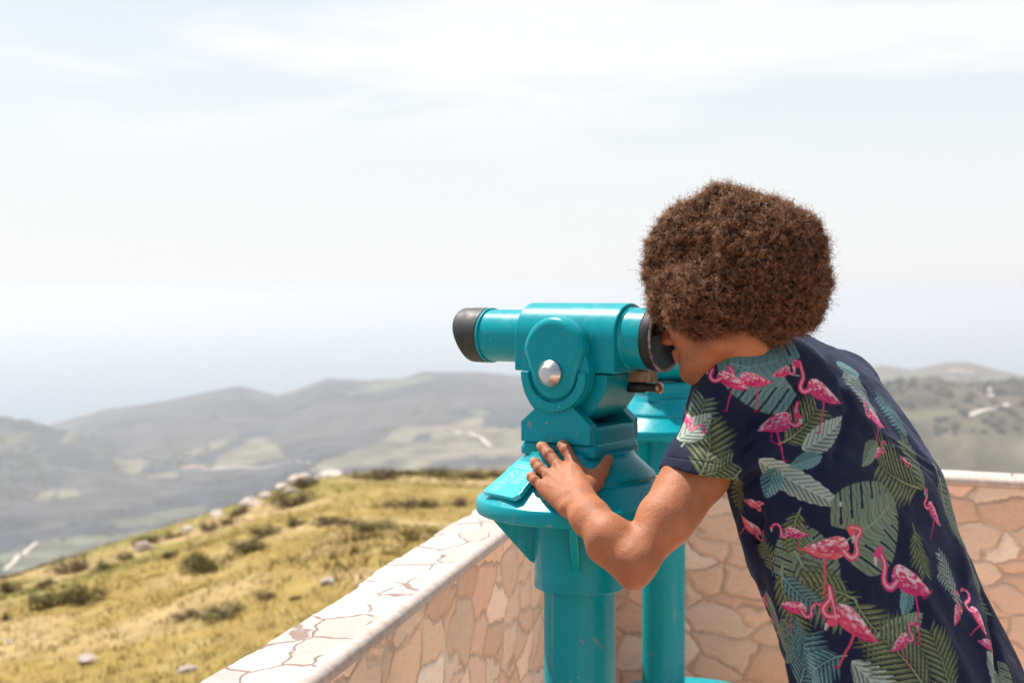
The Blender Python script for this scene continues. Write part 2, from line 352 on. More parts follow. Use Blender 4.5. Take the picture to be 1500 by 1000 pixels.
# right side is drier and browner
t = (sm((pxf-1150)/100)*0.55)[:, None]; Cf = Cf*(1-t)+np.array([0.13, 0.10, 0.055])*(1+0.5*w3[:, None])*t
beige = np.array([0.185, 0.162, 0.095]); lgreen = np.array([0.15, 0.155, 0.08]); pale = np.array([0.62, 0.52, 0.44])
jx = ex+16*fbm(P2/170.0, 4, 60); jy = ey+4.5*fbm(P2/170.0, 4, 61)
fields = [([(440, 694), (520, 660), (600, 628), (650, 618), (700, 600), (725, 605), (700, 625), (775, 632), (775, 668), (700, 668), (600, 682), (520, 690)], beige),
  ([(300, 682), (325, 655), (360, 643), (385, 642), (412, 668), (380, 682), (330, 688)], beige), ([(250, 668), (270, 655), (322, 640), (330, 645), (280, 664)], beige),
  ([(160, 670), (190, 672), (205, 668), (212, 680), (190, 698), (178, 690)], beige), ([(48, 735), (56, 722), (76, 720), (74, 735)], beige), ([(82, 728), (86, 718), (116, 715), (116, 724), (90, 731)], beige),
  ([(215, 700), (235, 690), (265, 686), (268, 700), (230, 707)], beige), ([(10, 640), (40, 632), (42, 644), (15, 648)], beige), ([(90, 642), (102, 632), (112, 640), (100, 648)], beige),
  ([(150, 770), (200, 752), (290, 740), (300, 752), (230, 768), (190, 775)], lgreen), ([(0, 860), (0, 806), (60, 796), (150, 786), (230, 776), (180, 810), (60, 850)], lgreen),
  ([(500, 577), (520, 566), (560, 556), (610, 552), (640, 548), (600, 560), (540, 574)], lgreen*1.1), ([(590, 690), (610, 675), (640, 676), (640, 690)], beige), ([(700, 680), (760, 676), (760, 690), (690, 692)], beige*0.9),
  ([(1320, 602), (1400, 598), (1410, 606), (1330, 612)], lgreen), ([(1400, 620), (1420, 606), (1445, 606), (1440, 628), (1415, 632)], beige*0.8), ([(1260, 690), (1300, 640), (1520, 630), (1520, 700)], np.array([0.15, 0.13, 0.075]))]
for poly, c_ in fields:
    m = inpoly(jx, jy, poly)
    mm = (m & ~nearm)[:, None]; Cf = np.where(mm, Cf*0.32+0.68*c_*(1+0.45*w3[:, None]+0.25*w1[:, None]), Cf)
darks = [([(605, 645), (625, 634), (642, 636), (640, 644), (615, 650)]), ([(700, 607), (740, 596), (775, 600), (775, 625), (700, 622)]), ([(265, 676), (330, 646), (350, 632), (400, 625), (380, 640), (320, 662), (300, 684)])]
for poly in darks:
    m = inpoly(jx, jy, poly) & ~nearm; Cf[m] = wood*1.3
C = np.where(nearm[:, None], Cn, Cf)
col_attr(me, C)
b = NB('ground_cover'); c = b.coord(); at_ = b.n('ShaderNodeAttribute', attribute_name='tint').outputs['Color']
v = b.ramp(b.noise(c, 2.2, 8, 0.7).outputs[0], [(0.3, 0.72), (0.7, 1.28)])
M['ground'] = b.p(base=b.mix(1.0, at_, v, 'MULTIPLY'), rough=0.95, spec=0.1, normal=b.bump(b.noise(c, 6, 8, 0.7).outputs[0], 0.6, 0.06))
ground = tag(link('ground', me, M['ground']), kind='structure')

# sea
b = NB('sea_water'); c = b.coord()
M['sea'] = b.p(base=b.ramp(b.noise(c, 0.0006, 4).outputs[0], [(0.3, (0.05, 0.11, 0.16)), (0.7, (0.07, 0.14, 0.19))]), rough=0.35, normal=b.bump(b.noise(c, 0.05, 3).outputs[0], 0.2, 3.0))
bm = bmesh.new(); vs_ = [bm.verts.new(p) for p in ((-42000, -300, -545), (42000, -300, -545), (42000, 62000, -545), (-42000, 62000, -545))]; bm.faces.new(vs_)
tag(link('sea', bm_mesh('sea', bm), M['sea'], smooth=False), kind='structure')

# haze: closed box round everything
b = NB('haze_air'); b.t.nodes.remove(b.b); pv = b.n('ShaderNodeVolumePrincipled', {'Color': (0.84, 0.86, 0.91, 1), 'Density': HAZE, 'Anisotropy': 0.35}); b.t.links.new(pv.outputs[0], b.out.inputs['Volume'])
bm = bmesh.new(); add_box(bm, (-45000, -1500, -640), (45000, 65000, 40)); hzo = tag(link('haze', bm_mesh('haze', bm), b.m, smooth=False), kind='stuff')

def ray_ground(px, py, ymax=75, ymin=5.5):
    """point on the near hillside seen at pixel"""
    ys = np.linspace(ymin, ymax, 900); z = height(np.full(900, px), ys)
    ep = HOR-(z-CAMZ)/ys*F
    k = np.where(ep <= py)[0]
    Y = ys[k[0]] if len(k) else ys[np.argmin(ep)]
    i = k[0] if len(k) else int(np.argmin(ep))
    return Vector(((px-750)/F*Y, Y, float(z[i])))

# ------------------------------------------------------------------ terrace, walls
CORNER = Vector((0.235, 5.66, 0)); dA = Vector((-0.216, -0.976, 0)).normalized(); dB = Vector((0.905, -0.425, 0)).normalized()
nA = Vector((-dA.y, dA.x, 0)); nA = nA if nA.x > 0 else -nA      # towards the terrace
nB = Vector((dB.y, -dB.x, 0)); nB = nB if nB.y < 0 else -nB
COPZ = 0.95; CW = 0.172
def wall(name, origin, d, nin, length, label, cut=0.0):
    root = empty(name, origin); rz = math.atan2(d.y, d.x)
    root.rotation_euler = (0, 0, rz)
    # local: x along the wall, sign s gives the terrace side in y
    ly = Vector((-math.sin(rz), math.cos(rz), 0)); s = 1 if ly.dot(nin) > 0 else -1
    x0 = 0.0 if not cut else cut
    bm = bmesh.new()
    a, b_ = sorted((0.02*s, (CW-0.012)*s)); add_box(bm, (x0, a, -0.6), (length, b_, COPZ-0.034))
    link('stone_face', bm_mesh('stone_face', bm), M['wall'], root, smooth=False)
    # flagstone coping: ragged outer edge
    n = int(length/0.02); rg = random.Random(3+int(length*10)); xs = [x0+(length-x0)*i/n for i in range(n+1)]
    off = [0.0]*(n+1); cur = 0; nxt = 0
    for i in range(n+1):
        if i >= nxt: cur = rg.uniform(-0.012, 0.008); nxt = i+rg.randint(4, 11)
        off[i] = cur+rg.uniform(-0.0015, 0.0015)
    bm = bmesh.new()
    prof = lambda o, wob: [(-0.0+o, COPZ-0.034), (-0.0+o, COPZ-0.004), (0.005+o, COPZ+wob*0.4), (0.06, COPZ+0.001+wob), (0.12, COPZ+wob), (CW-0.020, COPZ+0.0005), (CW-0.020, COPZ-0.034)]
    rings = []
    for i, x in enumerate(xs):
        wob = 0.0022*mnoise.noise(Vector((x*5, 0.3, 1)))
        rings.append([bm.verts.new((x, s*y, z)) for y, z in prof(off[i], wob)])
    for A, B in zip(rings[:-1], rings[1:]):
        for k in range(7): bm.faces.new((A[k], A[(k+1) % 7], B[(k+1) % 7], B[k]))
    bm.faces.new(rings[0]); bm.faces.new(rings[-1][::-1])
    link('coping', bm_mesh('coping', bm), M['cope'], root, smooth=False)
    # rounded mortar nosing on the inner edge, cast in lengths
    bm = bmesh.new(); pcs = max(1, int(length/1.55)); cuts = [x0+(length-x0)*i/pcs for i in range(pcs+1)]
    for i in range(pcs):
        xa, xb = cuts[i]+0.0018, cuts[i+1]-0.0018
        pr = [(CW-0.0198, COPZ-0.033), (CW-0.0198, COPZ+0.0015)]+[(CW-0.012+0.018*math.sin(t)*1.0, COPZ-0.0155+0.0175*math.cos(t)) for t in [R(x) for x in (0, 25, 50, 75, 100, 125, 150, 175)]]
        m_ = 18; rr = []
        for k in range(m_+1):
            x = xa+(xb-xa)*k/m_; w_ = 0.0012*mnoise.noise(Vector((x*9, 4, 2)))
            rr.append([bm.verts.new((x, s*(y+w_), z+w_)) for y, z in pr])
        for A, B in zip(rr[:-1], rr[1:]):
            for k in range(len(pr)): bm.faces.new((A[k], A[(k+1) % len(pr)], B[(k+1) % len(pr)], B[k]))
        bm.faces.new(rr[0]); bm.faces.new(rr[-1][::-1])
    link('edge_trim', bm_mesh('edge_trim', bm), M['trim'], root)
    tag(root, label, 'wall'); return root
wall('parapet_wall', CORNER, dA, nA, 9.0, 'pinkish flagstone parapet running from the lower left towards the near telescope, with white capping')
wall('parapet_wall', CORNER+dB*0.0, dB, nB, 6.0, 'far flagstone parapet behind the person and the second telescope', cut=CW+0.002)
bm = bmesh.new()
c0 = CORNER+nA*0.1+nB*0.1
pts = [c0, c0+dA*8.9, c0+dA*8.9+dB*6, c0+dB*6]
top = [bm.verts.new((p.x, p.y, 0.0)) for p in pts]; bot = [bm.verts.new((p.x, p.y, -0.7)) for p in pts]
bm.faces.new(top); bm.faces.new(bot[::-1])
for i in range(4): bm.faces.new((top[i], top[(i+1) % 4], bot[(i+1) % 4], bot[i]))
tag(link('terrace_floor', bm_mesh('terrace_floor', bm), M['floor'], smooth=False), kind='structure')

# ------------------------------------------------------------------ coin telescopes
def circ(cx, cz, r, a0, a1, n): return [(cx+r*math.cos(R(a0+(a1-a0)*i/n)), cz+r*math.sin(R(a0+(a1-a0)*i/n))) for i in range(n+1)]
MX = Matrix.Rotation(R(90), 4, 'Y')       # lathe axis -> local +X
def make_telescope():
    t = empty('coin_telescope'); T = M['teal']
    TZ = 1.514; PZ = 1.447
    post = lathe('post', [(0, 0), (0.0715, 0), (0.0715, 1.03), (0, 1.03)], T, t, 72); bevel(post)
    lathe('base_flange', [(0.0725, 0.0), (0.17, 0.0), (0.172, 0.008), (0.165, 0.016), (0.11, 0.02), (0.085, 0.05), (0.0725, 0.055)], T, t, 64)
    for k in range(4):
        MM = Matrix.Rotation(R(45+90*k), 4, 'Z') @ Matrix.Translation((0.14, 0, 0.0)); lathe('bolt', [(0, 0.015), (0.014, 0.015), (0.014, 0.028), (0.007, 0.032), (0, 0.032)], M['steel'], t, 6, MM)
    bevel(lathe('collar', [(0.0725, 1.019), (0.0905, 1.019), (0.0905, 1.17), (0.03, 1.17)], T, t, 72), 0.002)
    sk = lathe('skirt', [(0.07, 1.166), (0.196, 1.166), (0.204, 1.169), (0.2065, 1.175), (0.2065, 1.190), (0.204, 1.197), (0.198, 1.201), (0.158, 1.2335), (0.152, 1.2345), (0.149, 1.2405), (0.150, 1.245), (0.146, 1.251), (0.112, 1.281), (0.108, 1.287), (0.106, 1.2935), (0.0, 1.2935)], T, t, 96); bevel(sk, 0.0012, 2, 25)
    for k in range(4):                                   # webs under the skirt
        MM = Matrix.Rotation(R(-62+90*k), 4, 'Z')
        bm = bmesh.new(); add_prism(bm, [(0.088, 1.164), (0.185, 1.164), (0.180, 1.155), (0.100, 1.068), (0.088, 1.062)], -0.0075, 0.0075, MM)
        bevel(link('web', bm_mesh('web', bm), T, t), 0.0025)
    # turning block
    bm = bmesh.new()
    def rsq(h, r, n=6):
        o = []
        for q, (sx, sy) in enumerate(((1, 1), (-1, 1), (-1, -1), (1, -1))):
            for i in range(n+1):
                a = R(90*q+90*i/n); o.append((sx*(h-r)+r*math.cos(a), sy*(h-r)+r*math.sin(a)))
        return o
    levels = [(0.0875, 1.286), (0.0885, 1.290), (0.0885, 1.300), (0.0855, 1.309), (0.0825, 1.312), (0.0822, 1.338), (0.079, 1.345)]
    rings = [[bm.verts.new((x, y, z)) for x, y in rsq(h, 0.016)] for h, z in levels]
    for A, B in zip(rings[:-1], rings[1:]):
        for i in range(len(A)): bm.faces.new((A[i], A[(i+1) % len(A)], B[(i+1) % len(A)], B[i]))
    bm.faces.new(rings[0][::-1]); bm.faces.new(rings[-1])
    bevel(link('turning_block', bm_mesh('turning_block', bm), T, t), 0.002, 2, 20)
    for s in (-1, 1):
        out = [(-0.079, 1.312), (-0.079, 1.352), (-0.072, 1.362), (-0.045, 1.385)]
        out += circ(0, PZ, 0.0775, 232, 0, 22)[1:-1]
        out += [(0.0775, PZ)] if False else []
        # lower disc swept round the far side
        pts = [(-0.079, 1.312), (-0.0795, 1.350), (-0.040, 1.3835)]
        pts += [p for p in circ(0, PZ, 0.0765, 236, -56, 40)]
        pts += [(0.040, 1.3835), (0.0795, 1.350), (0.079, 1.312)]
        bm = bmesh.new(); y0, y1 = sorted((s*0.0675, s*0.0915)); add_prism(bm, pts, y0, y1)
        br = bevel(link('bracket', bm_mesh('bracket', bm), T, t), 0.003, 3, 28)
        # raised lower rim with the slot, and the hub disc
        bm = bmesh.new(); y0, y1 = sorted((s*0.0915, s*0.1005))
        arc = circ(0, PZ, 0.0745, 178, 362, 30)+circ(0, PZ, 0.0565, 362, 178, 30)
        add_prism(bm, arc, y0, y1); bevel(link('rim', bm_mesh('rim', bm), T, br), 0.002, 2, 28)
        MY = Matrix.Translation((0, s*0.0960, PZ)) @ Matrix.Rotation(R(-90*s), 4, 'X')
        bevel(lathe('knob', [(0, 0.006), (0.0255, 0.006), (0.0262, 0.014), (0.0250, 0.0165), (0.0140, 0.0300), (0.0130, 0.0305), (0, 0.0312)], M['steel'], br, 48, MY), 0.0007, 2, 15)
        # long domed boss: rises from the upper housing and closes round the pivot
        pts = circ(0, 1.486, 0.0705, 4, 176, 30)+circ(0, PZ, 0.0525, 186, 354, 30)
        bm = bmesh.new(); y0, y1 = sorted((s*0.064, s*0.1040)); add_prism(bm, pts, y0, y1)
        bevel(link('boss', bm_mesh('boss', bm), T, t), 0.0165, 6, 50)
    # lower body: D shaped casting
    bm = bmesh.new(); add_prism(bm, [(0.1, PZ-0.001), (-0.1, PZ-0.001)]+circ(0, PZ-0.001, 0.1, 180, 360, 40)[1:-1], -0.064, 0.064)
    lb = bevel(link('lower_body', bm_mesh('lower_body', bm), T, t), 0.003, 2, 40)
    # upper housing: arched hood along the tube
    def hood(x0, x1, r, zb):
        sec = [(-r, zb)]+[(r*math.cos(a), TZ+r*math.sin(a)) for a in [math.pi-math.pi*i/28 for i in range(29)]]+[(r, zb)]
        bm = bmesh.new(); A = [bm.verts.new((x0, y, z)) for y, z in sec]; B = [bm.verts.new((x1, y, z)) for y, z in sec]
        bm.faces.new(A[::-1]); bm.faces.new(B)
        for i in range(len(sec)): bm.faces.new((A[i], A[(i+1) % len(sec)], B[(i+1) % len(sec)], B[i]))
        return bm
    h = bevel(link('hood', bm_mesh('hood', hood(-0.112, 0.118, 0.068, PZ+0.001)), T, t), 0.004, 3, 40)
    AX = Matrix.Translation((0, 0, TZ)) @ MX
    # recessed dark-looking end ring then rear barrel
    bevel(lathe('rear_barrel', [(0.0, 0.110), (0.061, 0.110), (0.061, 0.122), (0.0590, 0.124), (0.0590, 0.166), (0, 0.166)], T, t, 72, AX), 0.0015)
    ec = lathe('eye_shield', [(0.0, 0.165), (0.0605, 0.165), (0.0625, 0.170), (0.0632, 0.186), (0.0615, 0.190), (0.0585, 0.1895), (0.055, 0.186), (0.034, 0.1725), (0.0, 0.171)], M['black'], t, 72, AX)
    lathe('worn_edge', [(0.0575, 0.1893), (0.0628, 0.1880), (0.0638, 0.1890), (0.0630, 0.1915), (0.0588, 0.1918), (0.0575, 0.1893)], M['worn'], ec, 72, AX)
    ey = lathe('eyepiece', [(0.0, 0.165), (0.020, 0.165), (0.0205, 0.196), (0.0170, 0.198), (0.0155, 0.192), (0, 0.192)], M['black'], t, 40, Matrix.Translation((0, 0, 0.026)) @ AX)
    lathe('lens', [(0.0, 0.1945), (0.008, 0.1940), (0.0150, 0.1925), (0.0150, 0.190), (0, 0.190)], M['glass'], ey, 32, Matrix.Translation((0, 0, 0.026)) @ AX)
    bevel(lathe('front_barrel', [(0.0, -0.100), (0.0535, -0.100), (0.0535, -0.222), (0.0, -0.222)][::-1], T, t, 72, AX), 0.0015)
    lathe('front_ring', [(0.052, -0.2185), (0.0565, -0.2185), (0.0565, -0.213), (0.052, -0.213), (0.052, -0.2185)], T, t, 72, AX)
    # rubber lens hood, cut longer on top
    bm = bmesh.new(); seg = 72; rings = []
    stations = [(0.0, 0.054), (0.0, 0.0562), (0.12, 0.0568), (0.6, 0.0566), (0.97, 0.0560), (1.0, 0.0555), (0.98, 0.0535), (0.5, 0.0528), (0.05, 0.052)]
    for f_, r in stations:
        rg = []
        for i in range(seg):
            a = 2*math.pi*i/seg; y, z = r*math.cos(a), r*math.sin(a)
            q = (z/r+1)/2; L = 0.042+0.022*sm(np.array(q*1.15)).item()
            rg.append(bm.verts.new((-0.2175-f_*L, y, TZ+z)))
        rings.append(rg)
    for A, B in zip(rings, rings[1:]+rings[:1]):
        for i in range(seg): bm.faces.new((A[i], A[(i+1) % seg], B[(i+1) % seg], B[i]))
    link('lens_hood', bm_mesh('lens_hood', bm), M['rubber'], t)
    lathe('front_lens', [(0, -0.228), (0.052, -0.226), (0.052, -0.224), (0, -0.224)], M['glass'], t, 48, AX)
    # coin latch and handle at the back
    bm = bmesh.new(); add_box(bm, (0.098, 0.015, 1.428), (0.150, 0.045, 1.452)); bevel(link('coin_slot', bm_mesh('coin_slot', bm), M['copper'], t), 0.003)
    HX = Matrix.Translation((0, 0.03, 1.418)) @ MX
    hd = lathe('handle', [(0, 0.06), (0.011, 0.06), (0.011, 0.130), (0.0085, 0.132), (0.0085, 0.158), (0, 0.158)], M['black'], t, 32, HX)
    lathe('handle_tip', [(0, 0.157), (0.0105, 0.157), (0.011, 0.160), (0.0105, 0.166), (0, 0.167)], M['copper'], hd, 32, HX)
    # instruction plaque lying on the skirt slope
    az = R(180+34+35)  # direction from the axis in local space (root is turned by -35 deg)
    slope = math.atan2(0.0335, 0.044)
    f = Matrix.Rotation(az, 4, 'Z') @ Matrix.Translation((0.1545, 0, 1.2455)) @ Matrix.Rotation(slope, 4, 'Y') @ Matrix.Rotation(R(90), 4, 'Z') @ Matrix.Diagonal((1.16, 1.12, 1, 1))
    # f: local x tangential, y towards the axis (uphill), z out of the slope
    def plate(pts, z0, z1, bm): 
        a = [bm.verts.new(f @ Vector((x, y, z0))) for x, y in pts]; c_ = [bm.verts.new(f @ Vector((x, y, z1))) for x, y in pts]
        bm.faces.new(a); bm.faces.new(c_)
        for i in range(len(pts)): bm.faces.new((a[i], a[(i+1) % len(pts)], c_[(i+1) % len(pts)], c_[i]))
    bm = bmesh.new(); plate([(-0.048, -0.044), (0.042, -0.044), (0.050, -0.034), (0.036, 0.040), (-0.036, 0.040)], -0.008, 0.0022, bm)
    pl = bevel(link('plaque', bm_mesh('plaque', bm), M['plaque'], t), 0.0008)
    bm = bmesh.new()
    def stroke(pts, w=0.0011):
        for (x0, y0), (x1, y1) in zip(pts[:-1], pts[1:]):
            dx, dy = x1-x0, y1-y0; L = math.hypot(dx, dy) or 1; nx_, ny_ = -dy/L*w/2, dx/L*w/2
            plate([(x0+nx_, y0+ny_), (x1+nx_, y1+ny_), (x1-nx_, y1-ny_), (x0-nx_, y0-ny_)], 0.0021, 0.0027, bm)
    stroke([(-0.034, -0.024), (-0.022, -0.031), (-0.010, -0.028), (-0.008, -0.010), (-0.020, -0.006), (-0.032, -0.012), (-0.034, -0.024)])
    stroke([(-0.030, -0.018), (-0.012, -0.016)]); stroke([(-0.024, -0.029), (-0.022, -0.010)]); stroke([(-0.017, -0.030), (-0.016, -0.009)])
    stroke([(-0.020, -0.006), (-0.024, 0.008), (-0.014, 0.016), (-0.004, 0.010), (-0.008, -0.010)]); stroke([(-0.022, 0.006), (-0.006, 0.002)]); stroke([(-0.018, 0.012), (-0.008, -0.002)])
    for k in range(6): stroke([(-0.036+k*0.004, -0.034), (-0.034+k*0.004, -0.037)], 0.0008); stroke([(-0.034+k*0.004, -0.037), (-0.032+k*0.004, -0.034)], 0.0008)
    stroke([(-0.030, 0.024), (0.026, 0.024)], 0.0016); stroke([(-0.028, 0.030), (0.020, 0.030)], 0.0012)
    for k in range(6): stroke([(0.004, 0.014-k*0.0052), (0.030-(k % 3)*0.003, 0.014-k*0.0052)], 0.0013)
    stroke([(-0.004, 0.010), (0.004, -0.018)], 0.0009)
    link('plaque_drawing', bm_mesh('plaque_drawing', bm), M['ink'], pl, smooth=False)
    return t
def copy_tree(o, parent=None):
    c_ = o.copy(); col.objects.link(c_)
    if parent: c_.parent = parent
    for ch in list(o.children): copy_tree(ch, c_)
    return c_
tel = make_telescope(); tel.location = (0.135, 2.70, 0); tel.rotation_euler = (0, 0, R(-35))
tag(tel, 'turquoise coin telescope in front, which the person holds and looks through', 'telescope', 'turquoise viewing telescopes')
tel2 = copy_tree(tel); tel2.location = (0.503, 4.50, -0.035); tel2.rotation_euler = (0, 0, R(-74))
tag(tel2, 'second turquoise coin telescope, partly hidden behind the eyepiece and shoulder', 'telescope', 'turquoise viewing telescopes')
bm = bmesh.new()
MM = Matrix.Translation((0.575, 4.50, 0)) @ Matrix.Diagonal((1.05, 0.95, 1, 1))
add_lathe(bm, [(0, 0.0), (0.24, 0.0), (0.24, 0.235), (0.232, 0.262), (0.225, 0.268), (0, 0.275)], 64, MM)
bevel(tag(link('step_platform', bm_mesh('step_platform', bm), M['teal']), 'turquoise round step at the foot of the second telescope', 'step'), 0.004)
# ------------------------------------------------------------------ implicit surfaces (body, shirt, hair core)
class SDF:
    def __init__(s): s.pr = []; s.ridges = []; s.noise = None
    def cap(s, a, b, ra, rb, k=0.02, op='add', flat=None):
        a = np.array(a, float); b = np.array(b, float); r = max(ra, rb)
        s.pr.append(('cap', (a, b, ra, rb, flat), k, op, np.minimum(a, b)-r, np.maximum(a, b)+r))
    def ell(s, c, rad, rot=None, k=0.02, op='add'):
        c = np.array(c, float); rad = np.array(rad, float); Rm = np.eye(3) if rot is None else np.array(rot, float)
        m = rad.max(); s.pr.append(('ell', (c, rad, Rm), k, op, c-m, c+m))
    def fn(s, f, lo, hi, k=0.02, op='add'): s.pr.append(('fn', (f,), k, op, np.array(lo, float), np.array(hi, float)))
    def ridge(s, a, b, amp, w):
        a = np.array(a, float); b = np.array(b, float); s.ridges.append((a, b, amp, w))
    def ev(s, P, lo=None, hi=None, margin=0.05):
        d = np.full(len(P), 10.0)
        for kind, q, k, op, bl, bh in s.pr:
            if lo is not None and (np.any(bl-margin > hi) or np.any(bh+margin < lo)): continue
            if kind == 'cap':
                a, b, ra, rb, flat = q; ba = b-a; pa = P-a
                t = np.clip(pa @ ba/max(ba @ ba, 1e-12), 0, 1); v = pa-t[:, None]*ba
                if flat is not None:      # squash along a direction
                    n_, f_ = flat; n_ = np.array(n_, float); c_ = v @ n_; v = v+np.outer(c_*(1/f_-1), n_)
                    e = (np.linalg.norm(v, axis=1)-(ra+(rb-ra)*t)); e = np.where(e > 0, e*min(1, f_*1.15), e)
                else: e = np.linalg.norm(v, axis=1)-(ra+(rb-ra)*t)
            elif kind == 'ell':
                c, rad, Rm = q; p = (P-c) @ Rm.T
                k0 = np.linalg.norm(p/rad, axis=1); k1 = np.linalg.norm(p/rad**2, axis=1)
                e = k0*(k0-1)/np.maximum(k1, 1e-9)
            else: e = q[0](P)
            if op == 'sub':
                e = -e; h = np.maximum(k-np.abs(d-e), 0)/k; d = np.maximum(d, e)+h*h*k*0.25
            else:
                h = np.maximum(k-np.abs(d-e), 0)/k; d = np.minimum(d, e)-h*h*k*0.25
        for a, b, amp, w in s.ridges:
            if lo is not None:
                bl = np.minimum(a, b)-3*w; bh = np.maximum(a, b)+3*w
                if np.any(bl > hi) or np.any(bh < lo): continue
            ba = b-a; pa = P-a; t = np.clip(pa @ ba/(ba @ ba), 0, 1); v = pa-t[:, None]*ba
            d = d-amp*np.exp(-(v*v).sum(1)/w**2)*np.sin(np.pi*np.clip(t*0.9+0.05, 0, 1))**0.5
        if s.noise: d = d-s.noise(P)
        return d
def surface_nets(S, lo, hi, h, nb=8):
    """sparse naive surface nets with one Newton step"""
    lo = np.array(lo, float); hi = np.array(hi, float); B = nb*h
    n = np.ceil((hi-lo)/B).astype(int)
    I = np.stack(np.meshgrid(*[np.arange(x) for x in n], indexing='ij'), -1).reshape(-1, 3)
    sup = 4; key = (I//sup); kk = key[:, 0]*100003+key[:, 1]*1009+key[:, 2]
    order = np.argsort(kk, kind='stable'); I = I[order]; kk = kk[order]
    starts = np.r_[0, np.where(np.diff(kk))[0]+1, len(kk)]
    base = np.stack(np.meshgrid(*[np.arange(nb+1)]*3, indexing='ij'), -1).reshape(-1, 3)
    keys = []; pos = []; quads = []
    N = int(max(n)*nb+4)
    K = lambda c: (c[:, 0]*N+c[:, 1])*N+c[:, 2]
    for s0, s1 in zip(starts[:-1], starts[1:]):
        J = I[s0:s1]; c = lo+(J+0.5)*B
        l0 = lo+J.min(0)*B-h; h0 = lo+(J.max(0)+1)*B+h
        d = S.ev(c, l0, h0, 0.08); J = J[np.abs(d) < B*1.15+0.004]
        if not len(J): continue
        G = (J[:, None, :]*nb+base[None]); P = lo+G.reshape(-1, 3)*h
        D = S.ev(P, l0, h0).reshape(len(J), nb+1, nb+1, nb+1)
        sg = D < 0
        # cells
        cnt = np.zeros((len(J), nb, nb, nb)); acc = np.zeros((len(J), nb, nb, nb, 3))
        for ax in range(3):
            for u in (0, 1):
                for v in (0, 1):
                    o = [0, 0, 0]; oth = [q for q in range(3) if q != ax]; o[oth[0]] = u; o[oth[1]] = v
                    o1 = list(o); o1[ax] = 1
                    a = D[:, o[0]:o[0]+nb, o[1]:o[1]+nb, o[2]:o[2]+nb]; b = D[:, o1[0]:o1[0]+nb, o1[1]:o1[1]+nb, o1[2]:o1[2]+nb]
                    m = (a < 0) != (b < 0); t = np.where(m, a/np.where(m, a-b, 1), 0)
                    cnt += m
                    for q in range(3): acc[..., q] += np.where(m, (t if q == ax else o[q]), 0)
        act = cnt > 0; w = np.where(act)
        cell = J[w[0]]*nb+np.stack(w[1:], -1); keys.append(K(cell+1)); pos.append(lo+(cell+acc[w]/cnt[w][:, None])*h)
        for ax in range(3):
            a = sg[:, :nb, :nb, :nb]; sl_ = [slice(0, nb)]*3; sl_[ax] = slice(1, nb+1); b = sg[(slice(None), *sl_)]
            w = np.where(a != b); g = J[w[0]]*nb+np.stack(w[1:], -1)+1; fl = a[w]
            u, v = [(1, 2), (2, 0), (0, 1)][ax]; eu = np.zeros(3, int); ev_ = np.zeros(3, int); eu[u] = 1; ev_[v] = 1
            q = np.stack([K(g-eu-ev_), K(g-ev_), K(g), K(g-eu)], -1); q[~fl] = q[~fl][:, ::-1]; quads.append(q)
    keys = np.concatenate(keys); pos = np.concatenate(pos); quads = np.concatenate(quads)
    o = np.argsort(keys); ks = keys[o]; ps = pos[o]
    f = np.searchsorted(ks, quads); f = np.clip(f, 0, len(ks)-1); ok = (ks[f] == quads).all(1); f = f[ok]
    # newton, culled by chunks along x
    od = np.argsort((np.floor(ps[:, 2]/0.06)*50+np.floor(ps[:, 0]/0.06))); out = ps.copy()
    for ch in np.array_split(od, max(1, len(od)//5000)):
        P = ps[ch]; l0 = P.min(0)-h; h0 = P.max(0)+h; e = h*0.5
        d = S.ev(P, l0, h0); g = np.stack([S.ev(P+np.eye(3)[q]*e, l0, h0)-d for q in range(3)], -1)/e
        g2 = (g*g).sum(1); st = -(d/np.maximum(g2, 0.2))[:, None]*g; L = np.linalg.norm(st, axis=1)[:, None]
        out[ch] = P+st*np.minimum(1, h*0.8/np.maximum(L, 1e-9))
    return out, f

# ------------------------------------------------------------------ person
def dirv(x, y, z): return np.array(Vector((x, y, z)).normalized())
shL = at(1062, 588, 2.53); shR = at(1218, 574, 2.80); elb = at(932, 822, 2.345); wri = at(846, 733, 2.48)
hem = at(1031, 694, 2.465)
neckb = at(1118, 540, 2.57); hc = Vector((0.378, 2.525, 1.574))
fd = Vector((-0.81, 0.57, -0.12)).normalized()              # where the face points
ud = (Vector((0, 0, 1))-fd*fd.z).normalized(); ud = (ud+Vector((-0.05, 0.02, 0))).normalized(); sdv = fd.cross(ud).normalized(); ud = sdv.cross(fd)
def hp(f, u, s=0.0): return hc+fd*f*1.08+ud*u*1.14+sdv*s              # head space: forward, up, towards the person's right
Hrot = np.array([list(fd), list(ud), list(sdv)])
S = SDF()
# torso core under the shirt
ROWS = [(492, 1118, 1172, 2.66, 0.8), (500, 1092, 1190, 2.66, 0.8), (512, 1066, 1212, 2.66, 0.82), (528, 1046, 1236, 2.65, 0.85), (550, 1036, 1268, 2.65, 0.9), (580, 1036, 1294, 2.64, 0.95), (620, 1042, 1324, 2.62, 1), (660, 1050, 1350, 2.60, 1), (700, 1060, 1373, 2.58, 1), (750, 1072, 1396, 2.55, 1), (800, 1088, 1416, 2.52, 1), (850, 1104, 1434, 2.49, 1), (900, 1127, 1458, 2.46, 1), (950, 1143, 1485, 2.43, 1), (1000, 1156, 1508, 2.40, 1), (1060, 1170, 1525, 2.38, 1), (1130, 1182, 1538, 2.36, 1)]
TR = []
for y, xl, xr, D, _ in ROWS:
    xr += 8 if y <= 520 else (16 if y < 750 else 5)
    c_ = at((xl+xr)/2, y, D); TR.append((c_.z, c_.x, D, (xr-xl)/2*D/F))
TR.sort(); TZs = np.array([r[0] for r in TR]); TXs = np.array([r[1] for r in TR]); TYs = np.array([r[2] for r in TR]); THs = np.array([r[3] for r in TR])
